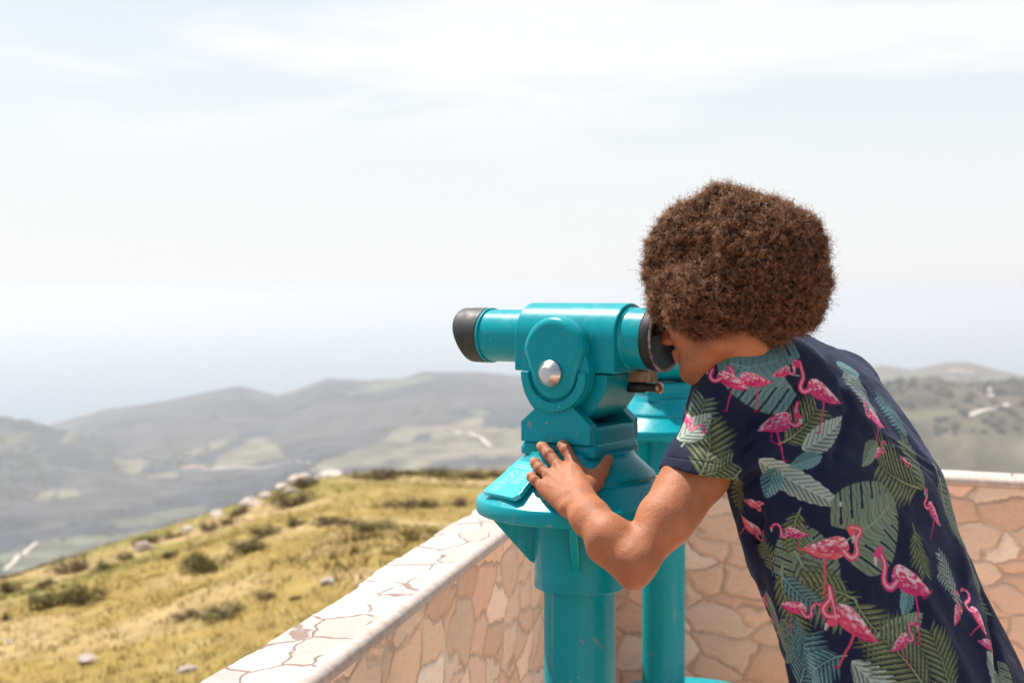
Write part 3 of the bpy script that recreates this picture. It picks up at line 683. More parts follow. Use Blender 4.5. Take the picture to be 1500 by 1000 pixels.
YAW = 41.0; sa, ca = math.sin(R(YAW)), math.cos(R(YAW)); BR = 0.64
KX = 1/math.sqrt(ca**2+(BR*sa)**2)
def smooth_interp(z, ys):
    return (np.interp(z-0.012, TZs, ys)+np.interp(z, TZs, ys)*2+np.interp(z+0.012, TZs, ys))/4
def torso(inset=0.0, zlo=0.80):
    def f(P):
        z = P[:, 2]; cx = smooth_interp(z, TXs); cy = smooth_interp(z, TYs); h = smooth_interp(z, THs)-inset
        a = h*KX; b_ = a*BR; dx = P[:, 0]-cx; dy = P[:, 1]-cy
        u = dx*ca+dy*sa; v = -dx*sa+dy*ca
        k0 = np.sqrt((np.abs(u)/a)**2.3+(np.abs(v)/b_)**2.3)**(2/2.3) if False else ((np.abs(u)/a)**2.3+(np.abs(v)/b_)**2.3)**(1/2.3)
        d = (k0-1)*b_*0.92
        top = TZs[-1]-inset
        dz = np.maximum(z-top, zlo-z)
        return np.maximum(d, dz)
    return f
lo_t, hi_t = (0.25, 2.1, 0.78), (1.05, 3.0, 1.56)
S.fn(torso(0.035, 0.86), lo_t, hi_t, 0.02)
S.cap(neckb-Vector((0.02, 0, .06)), hp(-0.040, -0.05), 0.050, 0.050, 0.03)          # neck
S.cap(shL, shR, 0.045, 0.045, 0.03)
# hips and legs
hipc = Vector((0.70, 2.42, 0.86))
for sgn, foot, kn in ((-1, Vector((0.66, 2.22, 0.05)), Vector((0.64, 2.28, 0.48))), (1, Vector((0.86, 2.62, 0.05)), Vector((0.80, 2.58, 0.48)))):
    hj = hipc+Vector((ca, sa, 0))*0.09*sgn
    S.cap(hj, kn, 0.082, 0.055, 0.03); S.cap(kn, foot+Vector((0.02, 0, 0.04)), 0.052, 0.036, 0.02); S.cap(foot, foot+Vector((-0.12, 0.12, -0.01)), 0.038, 0.032, 0.02)
# head
S.ell(hp(-0.012, 0.030), (0.094, 0.088, 0.074), Hrot, 0.02)                        # cranium
S.ell(hp(0.028, -0.030), (0.062, 0.080, 0.061), Hrot, 0.03)                        # face mass
S.cap(hp(0.045, -0.092), hp(0.062, -0.100), 0.026, 0.021, 0.03)                    # chin
for sg in (-1, 1):
    S.cap(hp(-0.020, -0.058, 0.056*sg), hp(0.040, -0.090, 0.026*sg), 0.017, 0.017, 0.03)   # jaw
    S.ell(hp(0.048, -0.028, 0.042*sg), (0.024, 0.020, 0.021), Hrot, 0.02)                  # cheekbone
    S.ell(hp(0.067, 0.002, 0.032*sg), (0.014, 0.013, 0.017), Hrot, 0.008, 'sub')           # eye socket
    S.ell(hp(0.060, 0.002, 0.032*sg), (0.013, 0.012, 0.013), Hrot, 0.003)                  # eyeball
    S.ell(hp(-0.008, -0.010, 0.076*sg), (0.019, 0.032, 0.009), Hrot, 0.006)                # ear
    S.ell(hp(-0.003, -0.012, 0.085*sg), (0.011, 0.020, 0.006), Hrot, 0.004, 'sub')
    S.ell(hp(0.092, -0.044, 0.011*sg), (0.012, 0.009, 0.009), Hrot, 0.008)                 # nostril wing
S.cap(hp(0.072, 0.020, -0.026), hp(0.072, 0.020, 0.026), 0.014, 0.014, 0.02)       # brow
S.cap(hp(0.078, 0.004), hp(0.105, -0.040), 0.008, 0.0125, 0.014)                   # nose
S.cap(hp(0.080, -0.066, -0.018), hp(0.080, -0.066, 0.018), 0.0065, 0.0065, 0.008)  # lips
S.cap(hp(0.078, -0.076, -0.014), hp(0.078, -0.076, 0.014), 0.0075, 0.0075, 0.008)
# left arm
S.cap(shL, at(1022, 690, 2.47), 0.056, 0.0545, 0.03); S.cap(at(1022, 690, 2.47), at(976, 760, 2.395), 0.0545, 0.0465, 0.03)
S.cap(at(972, 762, 2.395), at(936, 818, 2.35), 0.0465, 0.034, 0.022)
S.ell(at(990, 742, 2.45), (0.044, 0.041, 0.055), None, 0.03)
S.cap(elb, at(926, 842, 2.343), 0.030, 0.0185, 0.018)                               # elbow point
fn_ = dirv(-0.41, -0.53, 0.735)                                                     # back-of-hand normal
S.cap(elb, at(892, 787, 2.382), 0.031, 0.0370, 0.022); S.cap(at(892, 786, 2.382), at(864, 756, 2.432), 0.0370, 0.031, 0.02)
S.cap(at(928, 842, 2.345), at(880, 806, 2.385), 0.022, 0.020, 0.02)
S.cap(at(864, 757, 2.432), wri, 0.034, 0.030, 0.02, flat=(fn_, 0.85))
S.ell(at(829, 741, 2.462), (0.009, 0.009, 0.009), None, 0.012)                     # ulna bump
# right arm, mostly hidden behind
e2 = Vector((0.60, 2.88, 1.285)); w2_ = Vector((0.33, 2.87, 1.190))
S.cap(shR, e2, 0.052, 0.040, 0.03); S.cap(e2, w2_, 0.041, 0.027, 0.03)
def hand(S, wr, palm_n, mcps, fingers, thumb, r0=0.0105, palm_r=0.0118):
    n_ = palm_n
    for i, m in enumerate(mcps):
        base = wr+(m-wr)*0.18+(m-(mcps[1]+mcps[2])/2)*0.18
        S.cap(base, m, 0.0170, palm_r, 0.010, flat=(n_, 0.85))
        S.ell(m+Vector(n_)*0.004, (0.0085, 0.0085, 0.0085), None, 0.008)           # knuckle
    S.cap(wr, (mcps[1]+mcps[2])/2*0.6+wr*0.4, 0.029, 0.028, 0.02, flat=(n_, 0.55))
    for m, (ps_, rs) in zip(mcps, fingers):
        q = [m]+list(ps_)
        for a, b, ra, rb in zip(q[:-1], q[1:], rs[:-1], rs[1:]): S.cap(a, b, ra, rb, 0.0022)
        for j in q[1:-1]: S.ell(j+Vector(n_)*0.0015, (rs[1]*1.03,)*3, None, 0.004)
    tb, tr = thumb
    for a, b, ra, rb in zip(tb[:-1], tb[1:], tr[:-1], tr[1:]): S.cap(a, b, ra, rb, 0.010)
mc = [at(838, 675, 2.572), at(818, 683, 2.574), at(804, 696, 2.566), at(795, 713, 2.550)]
tips = [at(823, 652, 2.614), at(792, 653, 2.634), at(782, 675, 2.613), at(777, 696, 2.589)]
pips = [at(829, 659, 2.590), at(804, 665, 2.600), at(791, 686, 2.585), at(784, 704, 2.564)]
dips = [at(825, 653, 2.604), at(796, 656, 2.622), at(785, 679, 2.601), at(779, 699, 2.578)]
rr = [(0.0112, 0.0105, 0.0098, 0.0086), (0.0112, 0.0105, 0.0098, 0.0087), (0.0106, 0.0099, 0.0092, 0.0082), (0.0098, 0.0091, 0.0084, 0.0075)]
hand(S, wri, list(fn_), mc, [((p, d_, t_), r_) for p, d_, t_, r_ in zip(pips, dips, tips, rr)],
     ([at(856, 722, 2.505), at(870, 708, 2.540), at(881, 691, 2.562), at(891, 672, 2.584)], (0.017, 0.0145, 0.0115, 0.0092)))
S.cap(at(848, 690, 2.560), at(868, 695, 2.550), 0.010, 0.007, 0.016)                # web of the thumb
S.cap(at(856, 714, 2.520), at(870, 700, 2.545), 0.012, 0.008, 0.016)
S.cap(at(807, 720, 2.540), at(833, 742, 2.488), 0.014, 0.015, 0.02)                 # heel of the hand
for m, w_ in zip(mc, (0.0, 0.1, 0.2, 0.3)):                                        # tendons
    S.ridge(m+Vector(list(fn_))*0.014, m*0.3+wri*0.7+Vector(list(fn_))*0.016, 0.0012, 0.004)
# right hand resting on the far side of the skirt
q = Vector((0, 0, 0)); w2d = (Vector((0.262, 2.83, 1.208))-w2_)
mR = [w2_+w2d*0.9+Vector((0.012*i-0.02, 0.022*i-0.03, 0.002)) for i in range(4)]
tR = []
for i, m in enumerate(mR):
    a = m+Vector((-0.030, 0.002*i, 0.012)); b_ = a+Vector((-0.022, 0, -0.004)); c_ = b_+Vector((-0.015, 0, -0.008)); tR.append(((a, b_, c_), (0.011, 0.0105, 0.0095, 0.0085)))
hand(S, w2_, [0, 0, 1], mR, tR, ([w2_+Vector((-0.02, -0.02, 0)), w2_+Vector((-0.045, -0.045, 0.004)), w2_+Vector((-0.065, -0.05, 0.0))], (0.015, 0.012, 0.009)))
Vb, Fb = surface_nets(S, (0.0, 2.0, -0.02), (1.12, 3.12, 1.76), 0.0023)
meb = np_mesh('person', Vb, Fb)
# skin tint: knuckles, nails, elbow, lips
Cb = np.tile(np.array([0.41, 0.148, 0.066]), (len(Vb), 1))
def blob(cen, r, colr, amt):
    global Cb
    d_ = np.linalg.norm(Vb-np.array(cen), axis=1); t = (np.exp(-(d_/r)**2)*amt)[:, None]; Cb = Cb*(1-t)+np.array(colr)*t
for p in mc: blob(p+Vector(list(fn_))*0.014, 0.009, (0.24, 0.09, 0.055), 0.55)
for p in pips: blob(p+Vector(list(fn_))*0.010, 0.007, (0.23, 0.085, 0.05), 0.6)
for p in dips: blob(p+Vector(list(fn_))*0.009, 0.005, (0.25, 0.10, 0.06), 0.4)
for p, d_ in zip(tips, dips):
    blob(p+(p-d_).normalized()*0.003+Vector(list(fn_))*0.007, 0.0065, (0.50, 0.30, 0.24), 0.9)
blob(at(890, 674, 2.575), 0.008, (0.34, 0.13, 0.09), 0.5)
blob(at(925, 845, 2.32), 0.035, (0.22, 0.085, 0.05), 0.5)
for sg in (-0.012, 0, 0.012): blob(hp(0.085, -0.071, sg), 0.011, (0.28, 0.09, 0.07), 0.8)
for sg in (-1, 1): blob(hp(0.07, 0.002, 0.032*sg), 0.010, (0.10, 0.05, 0.03), 0.6)
Cb *= (1+0.10*fbm(Vb/0.03, 3, 71))[:, None]
col_attr(meb, Cb)
b = NB('skin'); c = b.coord(); at_ = b.n('ShaderNodeAttribute', attribute_name='tint').outputs['Color']
pore = b.noise(c, 300, 4, 0.7).outputs[0]
crease = b.n('ShaderNodeTexVoronoi', {'Vector': c, 'Scale': 260.0}, feature='DISTANCE_TO_EDGE').outputs['Distance']
hh = b.math('ADD', b.math('MULTIPLY', pore, 0.5), b.math('MULTIPLY', crease, 0.6))
M['skin'] = b.p(base=b.mix(b.ramp(b.noise(c, 60, 5, 0.6).outputs[0], [(0.4, 0.0), (0.75, 0.35)]), b.mix(b.ramp(b.noise(c, 16, 5, 0.65).outputs[0], [(0.4, 0.0), (0.7, 0.5)]), at_, (0.30, 0.095, 0.045)), (0.38, 0.17, 0.10)), rough=b.ramp(b.noise(c, 90, 3).outputs[0], [(0.3, 0.50), (0.7, 0.64)]), sub=0.12, subr=(1.0, 0.35, 0.2), subs=0.012, normal=b.bump(b.math('ADD', hh, b.math('MULTIPLY', b.noise(c, 45, 4, 0.6).outputs[0], 2.2)), 0.5, 0.0020), spec=0.3)
person = link('person', meb, M['skin'])
tag(person, 'person in dark flamingo shirt bending to look through the coin telescope, hand spread on it', 'person')

# ------------------------------------------------------------------ shirt
H = SDF()
H.fn(torso(0.0, 0.825), lo_t, hi_t, 0.02)
H.cap(neckb+Vector((0.02, 0, -0.006)), at(1082, 556, 2.57), 0.062, 0.052, 0.05)
H.cap(at(1092, 545, 2.505), at(1160, 553, 2.58), 0.055, 0.056, 0.05)
H.cap(at(1082, 560, 2.57), shL, 0.050, 0.055, 0.04)
H.cap(neckb+Vector((0.03, 0.02, -0.03)), shR, 0.055, 0.054, 0.05)
H.cap(shR, shR+(e2-shR)*0.55, 0.056, 0.066, 0.04); H.ell(at(1234, 567, 2.78), (0.068, 0.062, 0.066), None, 0.05)
H.cap(at(1165, 548, 2.66), at(1228, 568, 2.76), 0.056, 0.054, 0.04)
armd = (hem-shL).normalized()
H.cap(shL, hem, 0.0590, 0.0735, 0.035); H.cap(hem, hem+armd*0.03, 0.0735, 0.075, 0.02)
hemn = Vector((-0.16, -0.12, -1.0)).normalized()
def hemcut(P): return -((P-np.array(hem)) @ np.array(hemn))
def hemclip(P): return -((P-np.array(hem)) @ np.array(hemn))
H.fn(hemclip, hem-Vector((.16, .16, .16)), hem+Vector((.16, .16, .16)), 0.004, 'sub')
H.cap(hem-armd*0.035, hem+armd*0.03, 0.0585, 0.0670, 0.003, 'sub')
slv = [H.pr[k_] for k_ in range(len(H.pr)) if H.pr[k_][0] == 'fn' and H.pr[k_][3] == 'sub'] + [H.pr[-1]]
slc = [p_ for p_ in H.pr if p_[0] == 'cap' and p_[3] == 'add' and (np.allclose(p_[1][1], np.array(hem)) or np.allclose(p_[1][0], np.array(hem)))]
ids = {id(p_) for p_ in slv+slc}; H.pr = slc+slv+[p_ for p_ in H.pr if id(p_) not in ids]      # the sleeve is cut before the body is joined to it
# stitched hem band
hx = hemn.cross(Vector((0, 0, 1))).normalized(); hy = hemn.cross(hx)
# folds
def fold(p0, p1, amp, w, D0=2.5, D1=2.5): H.ridge(at(*p0, D0), at(*p1, D1), np.clip(amp*2.6, -0.02, 0.02), w)
def surf_depth(px, py):
    Y = np.arange(2.2, 2.9, 0.004); P = np.array([list(at(px, py, y)) for y in Y]); d_ = H.ev(P); k = np.where(d_ < 0)[0]
    return Y[k[0]] if len(k) else 2.5
for p0, p1, amp, w in [((1078, 690), (1150, 640), 0.010, 0.014), ((1085, 704), (1160, 690), -0.004, 0.012), ((1082, 696), (1135, 655), 0.004, 0.007), ((1090, 702), (1150, 672), 0.0035, 0.007), ((1092, 715), (1170, 720), 0.004, 0.009), ((1075, 660), (1120, 625), 0.003, 0.007), ((1166, 552), (1150, 690), -0.0022, 0.0035), ((1055, 600), (1120, 640), 0.0035, 0.010), ((1395, 760), (1330, 790), 0.003, 0.008), ((1410, 800), (1340, 840), 0.003, 0.009), ((1245, 590), (1215, 680), -0.003, 0.012), ((1120, 770), (1170, 800), 0.003, 0.009), ((1050, 640), (1130, 610), -0.004, 0.012), ((1030, 610), (1100, 655), 0.004, 0.014), ((1010, 650), (1070, 675), -0.003, 0.010),
     ((1132, 740), (1170, 1020), 0.008, 0.016), ((1112, 760), (1145, 1000), -0.008, 0.014), ((1165, 560), (1162, 640), -0.003, 0.010), ((1200, 650), (1215, 860), 0.003, 0.030), ((1300, 700), (1330, 950), -0.003, 0.035),
     ((1250, 600), (1380, 760), 0.004, 0.025), ((1300, 640), (1370, 690), 0.0025, 0.006), ((1310, 655), (1375, 708), 0.0022, 0.006), ((1320, 675), (1385, 722), 0.0025, 0.006), ((1330, 610), (1355, 640), 0.002, 0.006),
     ((1405, 800), (1450, 990), 0.008, 0.018), ((1440, 870), (1462, 1000), -0.014, 0.012), ((1340, 850), (1420, 1000), 0.004, 0.02), ((1185, 860), (1240, 1000), -0.003, 0.02), ((1090, 545), (1180, 560), 0.003, 0.016),
     ((1215, 530), (1240, 590), -0.004, 0.012), ((1190, 520), (1290, 620), 0.003, 0.02), ((1240, 760), (1300, 780), 0.0015, 0.008), ((1090, 830), (1120, 905), 0.006, 0.014), ((1100, 905), (1150, 960), -0.007, 0.010)]:
    d0, d1 = surf_depth(*p0), surf_depth(*p1); fold(p0, p1, amp, w, d0, d1)
def hem_groove(P):
    q_ = P-np.array(hem); dpl = q_ @ np.array(hemn); rr_ = np.linalg.norm(q_-np.outer(q_ @ np.array(armd), np.array(armd)), axis=1)
    return 0.0014*np.exp(-((dpl+0.020)/0.0016)**2)*(rr_ < 0.085)*(rr_ > 0.058)*(np.linalg.norm(q_, axis=1) < 0.12)
H.noise = lambda P: -hem_groove(P)+0.0022*fbm(P/0.070, 3, 80)+0.0028*fbm((P @ np.array([[0.8, 0, 0.6], [0, 1, 0], [-0.6, 0, 0.8]]).T)*np.array([1, 1, 0.22])/0.045, 2, 86)+0.0016*fbm(P*np.array([1, 1, 0.35])/0.035, 2, 83)
Vs, Fs = surface_nets(H, (0.2, 2.0, 0.80), (1.10, 3.06, 1.62), 0.0018)
mes = np_mesh('shirt', Vs, Fs)
# printed pattern laid on the cloth (u: round the body, v: up the body)
zb = np.linspace(0.8, 1.62, 83); Ym = np.full(83, 2.5); Xm = np.full(83, 0.6)
def tor_front(z):
    cx = np.interp(z, TZs, TXs); cy = np.interp(z, TZs, TYs); a = np.interp(z, TZs, THs)*KX; b_ = a*BR
    al = np.arctan2(-b_*ca, -a*sa)      # point of the section with the smallest y
    return cx+a*np.cos(al)*ca-b_*np.sin(al)*sa, cy+a*np.cos(al)*sa+b_*np.sin(al)*ca
def cloth_uv(P):
    x0, y0 = tor_front(np.clip(P[:, 2], 0.8, 1.45)); s_ = np.tanh((P[:, 0]-x0-0.05)/0.05)
    dy = np.maximum(P[:, 1]-y0-0.03, 0)
    return P[:, 0]+s_*dy*0.8, P[:, 2].copy()
U, W = cloth_uv(Vs)
spx, spy = topix(Vs); dep = Vs[:, 1]
def find_uv(px, py):
    m = np.where((np.abs(spx-px) < 6) & (np.abs(spy-py) < 6))[0]
    if not len(m): 
        m = np.argsort((spx-px)**2+(spy-py)**2)[:40]
    k = m[np.argmin(dep[m])]; return U[k], W[k]
navy = np.array([0.008, 0.011, 0.034])
Cs = np.tile(navy, (len(Vs), 1))*(1+0.15*fbm(Vs/0.12, 2, 90))[:, None]
def lerp(a, b, t): return a*(1-t)+b*t
def put(mask, alpha, colr):
    a = alpha[:, None]; Cs[mask] = Cs[mask]*(1-a)+colr*a
def local(px, py, ang, size_px, D=2.5):
    """motif frame: x along the direction ang (degrees, 0 = photo right, 90 = photo up)"""
    u0, v0 = find_uv(px, py); s = size_px*D/F; c_, s_ = math.cos(R(ang)), math.sin(R(ang))
    du, dv = U-u0, W-v0; m = np.where((du*du+dv*dv < (1.35*s)**2) & (np.abs(spx-px) < size_px*1.6+30))[0]
    du, dv = du[m]/s, dv[m]/s
    return m, du*c_+dv*s_, -du*s_+dv*c_
def rnd(x): return np.modf(np.abs(np.sin(x*127.1+3.7)*43758.5))[0]
GREENS = dict(olive=((0.007, 0.014, 0.012), (0.25, 0.27, 0.12)), teal=((0.006, 0.024, 0.036), (0.16, 0.31, 0.30)), sage=((0.014, 0.030, 0.022), (0.23, 0.29, 0.19)), pale=((0.014, 0.036, 0.036), (0.38, 0.43, 0.36)))
def frond(px, py, ang, size, pal='olive', n=13, w=0.42, sweep=0.75, bend=0.25):
    """palm frond: rib from the point along ang, size px long"""
    w *= 0.9; m, x, y = local(px, py, ang, size*0.75); y = y-bend*(x-0.5)**2+bend*0.25
    dk, lt = map(np.array, GREENS[pal]); sgn = np.where(y > 0, 1.0, -1.0); ay = np.abs(y)
    xb = x-ay*sweep                              # leaflet root on the rib
    ph = xb*n+np.where(sgn > 0, 0.3, 0.0); i = np.floor(ph); f = ph-i
    L = w*(0.55+0.6*np.sin(np.pi*np.clip(xb*0.85+0.12, 0, 1)))*(0.82+0.3*rnd(i+sgn*7+px))
    t = ay/np.maximum(L, 1e-3); wid = 0.49*np.clip(1-t**3, 0, 1)**0.7*(0.8+0.2*np.minimum(1, t*5+0.2))
    cen = np.abs(f-0.5); al = ((xb > -0.02) & (xb < 0.97) & (t < 1)).astype(float)*sm((wid-cen)/0.10)
    shade = np.clip(1-cen/np.maximum(wid, 1e-3), 0, 1); st = 0.5+0.5*np.sin((f-0.5)*38+i*2.0)
    colr = dk+(lt-dk)*(np.clip(0.02+0.95*sm(f*1.15)*(0.35+0.65*np.sin(np.pi*np.clip(t, 0, 1)**0.7))*(0.6+0.4*st)+0.25*sm((0.12-np.abs(f-0.85))/0.1)*t, 0, 1))[:, None]
    put(m, al, colr)
    rib = ((x > -0.15) & (x < 1.0)).astype(float)*sm((0.016*(1.3-x)-ay)/0.008); put(m, rib, np.array(lt)*1.0)
def leaf(px, py, ang, size, pal='sage', w=0.16, veins=12, stalk=0.0):
    m, x, y = local(px, py, ang, size); dk, lt = map(np.array, GREENS[pal]); y = y-0.12*(x-0.5)**2
    L = w*np.sin(np.pi*np.clip(x, 0, 1)**0.8)**0.75*(1+0.05*np.sin(x*60)); ay = np.abs(y); t = ay/np.maximum(L, 1e-3)
    al = ((x > 0) & (x < 1)).astype(float)*sm((L-ay)/0.012)
    ph = (x-ay*1.4)*veins; f = np.abs(ph-np.floor(ph)-0.5)*2; st = 0.5+0.5*np.sin((x-ay*1.2)*veins*17)
    v = 0.30+0.45*f+0.22*st*f+0.25*(y > 0)-0.25*(f < 0.22)+0.12*(t > 0.8)
    colr = dk+(lt-dk)*np.clip(v, 0, 1.15)[:, None]; put(m, al, colr)
    put(m, ((x > -stalk) & (x < 0.97)).astype(float)*sm((0.010-ay)/0.006), lt*1.05)
def monstera(px, py, ang, size, pal='sage'):
    m, x, y = local(px, py, ang, size); dk, lt = map(np.array, GREENS[pal]); th = np.arctan2(y, x-0.12); r = np.hypot(x-0.12, y)
    Rr = 0.86*(0.60+0.10*np.cos(th)+0.05*np.cos(3*th)); ay = np.abs(y)
    inside = sm((Rr-r)/0.02)*(1-((x < 0.0) & (ay < -x*0.9)).astype(float))
    ph = (x+0.25-ay*0.55)*6.2; i = np.floor(ph); f = ph-i
    cut = ((f < 0.20+0.08*rnd(i+(y > 0)*5.0)) & (ay > 0.13+0.10*rnd(i*3.1+(y > 0))) & (r < Rr)).astype(float)
    cut = cut*sm((0.24-f)/0.06)
    st = 0.5+0.5*np.sin((x-ay*0.55)*95+3*np.sin(ay*18)); v = 0.45+0.25*np.abs(f-0.6)+0.25*st-0.2*(np.abs(f-0.62) < 0.05)
    colr = dk+(lt-dk)*np.clip(v, 0, 1.1)[:, None]; put(m, inside*(1-cut), colr)
    put(m, ((x > -0.35) & (x < 0.62)).astype(float)*sm((0.012-ay)/0.006)*(r < Rr*0.98), lt)
def flamingo(px, py, ang, size, flip=1, head=(0.55, 0.10), legs=True, warm=0.0, k=1.0):
    """body centred on the point, size = body length px; x towards the neck side"""
    size *= 0.82; m, x, y = local(px, py, ang, size*1.55); x = x*1.55*flip; y = y*1.55
    if not len(m): return
    hot, rose, white = np.array([0.36, 0.006, 0.085]), np.array([0.60, 0.04, 0.15])*(1-warm)+np.array([0.70, 0.13, 0.10])*warm, np.array([0.75, 0.55, 0.56])
    Pn = np.c_[x*7+y*5, y*16-x*6, np.full(len(x), px*0.37)]; fe = np.clip(0.5+0.75*fbm(Pn*1.7, 3, 140), 0, 1); fe2 = np.clip(0.5+0.8*fbm(Pn, 2, 141), 0, 1)
    t = np.clip((0.45-x)/0.95, 0, 1); up = 0.27*np.sin(np.pi*np.clip(t, 0, 1)**0.62)**0.8*(1-0.45*t); dn = 0.24*np.sin(np.pi*t**0.75)**0.9*(1-0.35*t)
    yc = y+0.05+0.22*t**1.5*1.0; al = ((x < 0.45) & (x > -0.5)).astype(float)*sm((np.where(yc > 0, up-yc, dn+yc))/0.02)
    v = np.clip(0.35+0.9*(yc/0.3)+0.4*(fe-0.5), 0, 1)
    body = hot+(rose-hot)*np.clip(0.35+fe2*0.8, 0, 1)[:, None]; body = body+(white-body)*(np.clip(v*fe*1.5-0.15, 0, 0.95))[:, None]
    def line(pts, w0, w1, colr, steps=None):
        pts = np.array(pts, float)
        if steps:    # smooth through points
            tt = np.linspace(0, len(pts)-1, steps); i0 = np.clip(tt.astype(int), 0, len(pts)-2); f = tt-i0
            p0 = pts[np.maximum(i0-1, 0)]; p1 = pts[i0]; p2 = pts[i0+1]; p3 = pts[np.minimum(i0+2, len(pts)-1)]; f = f[:, None]
            pts = 0.5*((2*p1)+(-p0+p2)*f+(2*p0-5*p1+4*p2-p3)*f**2+(-p0+3*p1-3*p2+p3)*f**3)
        n = len(pts)-1; best = np.full(len(x), 9.0)
        for i in range(n):
            a, b_ = pts[i], pts[i+1]; d_ = b_-a; tt = np.clip(((x-a[0])*d_[0]+(y-a[1])*d_[1])/(d_ @ d_+1e-9), 0, 1)
            ww = w0+(w1-w0)*((i+tt)/n); best = np.minimum(best, np.hypot(x-a[0]-tt*d_[0], y-a[1]-tt*d_[1])-ww)
        put(m, sm(-best/0.012+0.4), colr)
    if legs:
        line([(-0.02, -0.22), (-0.0, -0.5), (0.03, -0.62), (0.06, -0.98)], 0.026, 0.016, rose*0.85); line([(0.06, -0.98), (0.14, -1.01)], 0.02, 0.012, hot)
        line([(-0.10, -0.22), (-0.16, -0.34), (-0.52, -0.22)] if k > 0 else [(-0.1, -0.2), (-0.2, -0.5), (0.0, -0.62)], 0.020, 0.014, hot)
    put(m, al, body)
    hx_, hy_ = head
    neck = [(0.34, -0.10), (0.50, -0.20), (0.62, -0.10), (0.58, 0.14), (0.66, 0.33), (hx_+0.30, hy_+0.22), (hx_+0.36, hy_+0.10)]
    line(neck, 0.070, 0.042, lerp(hot, rose, 0.55), 22)
    line(neck, 0.028, 0.012, lerp(rose, white, 0.45), 22)
    line([(hx_+0.33, hy_+0.17), (hx_+0.39, hy_+0.12)], 0.060, 0.050, rose); line([(hx_+0.41, hy_+0.06), (hx_+0.40, hy_-0.03)], 0.035, 0.020, white*0.75)
# --- placement
frond(1120, 575, 60, 60, 'teal', n=9, w=0.5); monstera(1150, 540, 170, 120, 'teal'); monstera(1105, 532, 10, 70, 'teal')
frond(1155, 640, 38, 95, 'olive', n=10, w=0.5); frond(1020, 700, 75, 95, 'olive', n=9, w=0.55, bend=0.4); frond(1035, 690, 20, 60, 'olive', n=7, w=0.5)
frond(1000, 640, 62, 90, 'sage', n=9, w=0.35); leaf(988, 640, 38, 62, 'pale', w=0.24, veins=8); frond(1290, 610, 118, 95, 'pale', n=12, w=0.35); frond(1335, 640, 128, 110, 'teal', n=13, w=0.3)
leaf(1180, 655, 30, 85, 'pale', w=0.2, veins=9); frond(1350, 708, 158, 135, 'olive', n=11, w=0.50, bend=-0.2); frond(1360, 712, 108, 95, 'olive', n=8, w=0.45)
leaf(1115, 680, -28, 130, 'pale', w=0.15, veins=14); leaf(1135, 690, -115, 45, 'teal', w=0.3, veins=6); frond(1085, 690, -115, 75, 'olive', n=8, w=0.4); frond(1050, 712, 250, 60, 'olive', n=7, w=0.5)
monstera(1262, 775, 25, 118, 'sage'); monstera(1395, 720, 300, 90, 'sage'); frond(1380, 690, -68, 150, 'sage', n=14, w=0.22)
monstera(1180, 835, 100, 85, 'sage'); frond(1165, 812, -55, 125, 'sage', n=11, w=0.42); frond(1245, 870, 168, 80, 'olive', n=8, w=0.5); frond(1255, 880, -50, 95, 'olive', n=9, w=0.5)
frond(1125, 830, 120, 55, 'olive', n=8, w=0.5); frond(1140, 835, -78, 110, 'olive', n=10, w=0.35); leaf(1115, 870, -75, 70, 'sage', w=0.25); monstera(1135, 920, 270, 60, 'sage')
frond(1142, 840, -40, 70, 'teal', n=8, w=0.4); frond(1410, 870, 140, 75, 'pale', n=9, w=0.35); frond(1410, 880, 100, 90, 'pale', n=9, w=0.3); frond(1425, 800, -80, 120, 'sage', n=12, w=0.22)
frond(1165, 1000, 62, 110, 'teal', n=12, w=0.5); frond(1225, 955, 215, 75, 'teal', n=9, w=0.55); leaf(1240, 965, -40, 110, 'pale', w=0.22, veins=12)
leaf(1285, 945, 22, 90, 'sage', w=0.20, veins=10); frond(1365, 1010, 130, 120, 'olive', n=12, w=0.5); frond(1400, 1020, 100, 110, 'olive', n=11, w=0.4); leaf(1450, 950, -60, 80, 'pale', w=0.25); monstera(1470, 985, 280, 60, 'sage')
frond(1268, 560, 150, 62, 'pale', n=11, w=0.4); leaf(1232, 528, -20, 50, 'teal', w=0.2); frond(1165, 745, -100, 70, 'olive', n=9, w=0.4); leaf(1330, 895, 60, 60, 'teal', w=0.2); frond(1345, 770, -95, 75, 'olive', n=9, w=0.45); leaf(1290, 640, -150, 60, 'sage', w=0.2); leaf(1205, 660, 200, 50, 'teal', w=0.22)
flamingo(1160, 770, 10, 40, -1, legs=True); flamingo(1320, 930, 12, 42, 1, legs=True); flamingo(1290, 655, 10, 34, 1, legs=False)
flamingo(1112, 545, 8, 62, -1, head=(0.36, 0.05)); flamingo(1150, 535, 0, 42, 1, legs=False); flamingo(1213, 562, -14, 78, -1, head=(0.42, 0.22)); flamingo(1070, 548, -10, 60, -1, legs=True, head=(0.3, 0.0))
flamingo(1128, 607, 3, 70, 1, head=(0.25, -0.12), k=-1); flamingo(1288, 603, -22, 52, -1, legs=True, head=(0.30, 0.05)); flamingo(1330, 665, -50, 26, 1, legs=False)
flamingo(1098, 762, -65, 48, 1, head=(0.10, 0.02), warm=0.6); flamingo(1095, 728, -30, 36, 1, head=(0.1, 0.0), legs=False, warm=0.6)
flamingo(1375, 742, -35, 55, -1, head=(0.34, 0.15), legs=True); flamingo(1215, 788, -12, 86, 1, head=(0.12, 0.12), warm=0.7); flamingo(1342, 836, -5, 100, -1, head=(0.36, 0.18))
flamingo(1155, 878, -22, 50, 1, legs=True); flamingo(1252, 900, -22, 85, -1, head=(0.05, -0.42), warm=0.35); flamingo(1405, 890, 20, 46, 1, legs=False, warm=0.4); flamingo(1443, 900, -60, 48, -1, warm=0.2); flamingo(1450, 932, -30, 40, 1, legs=False)
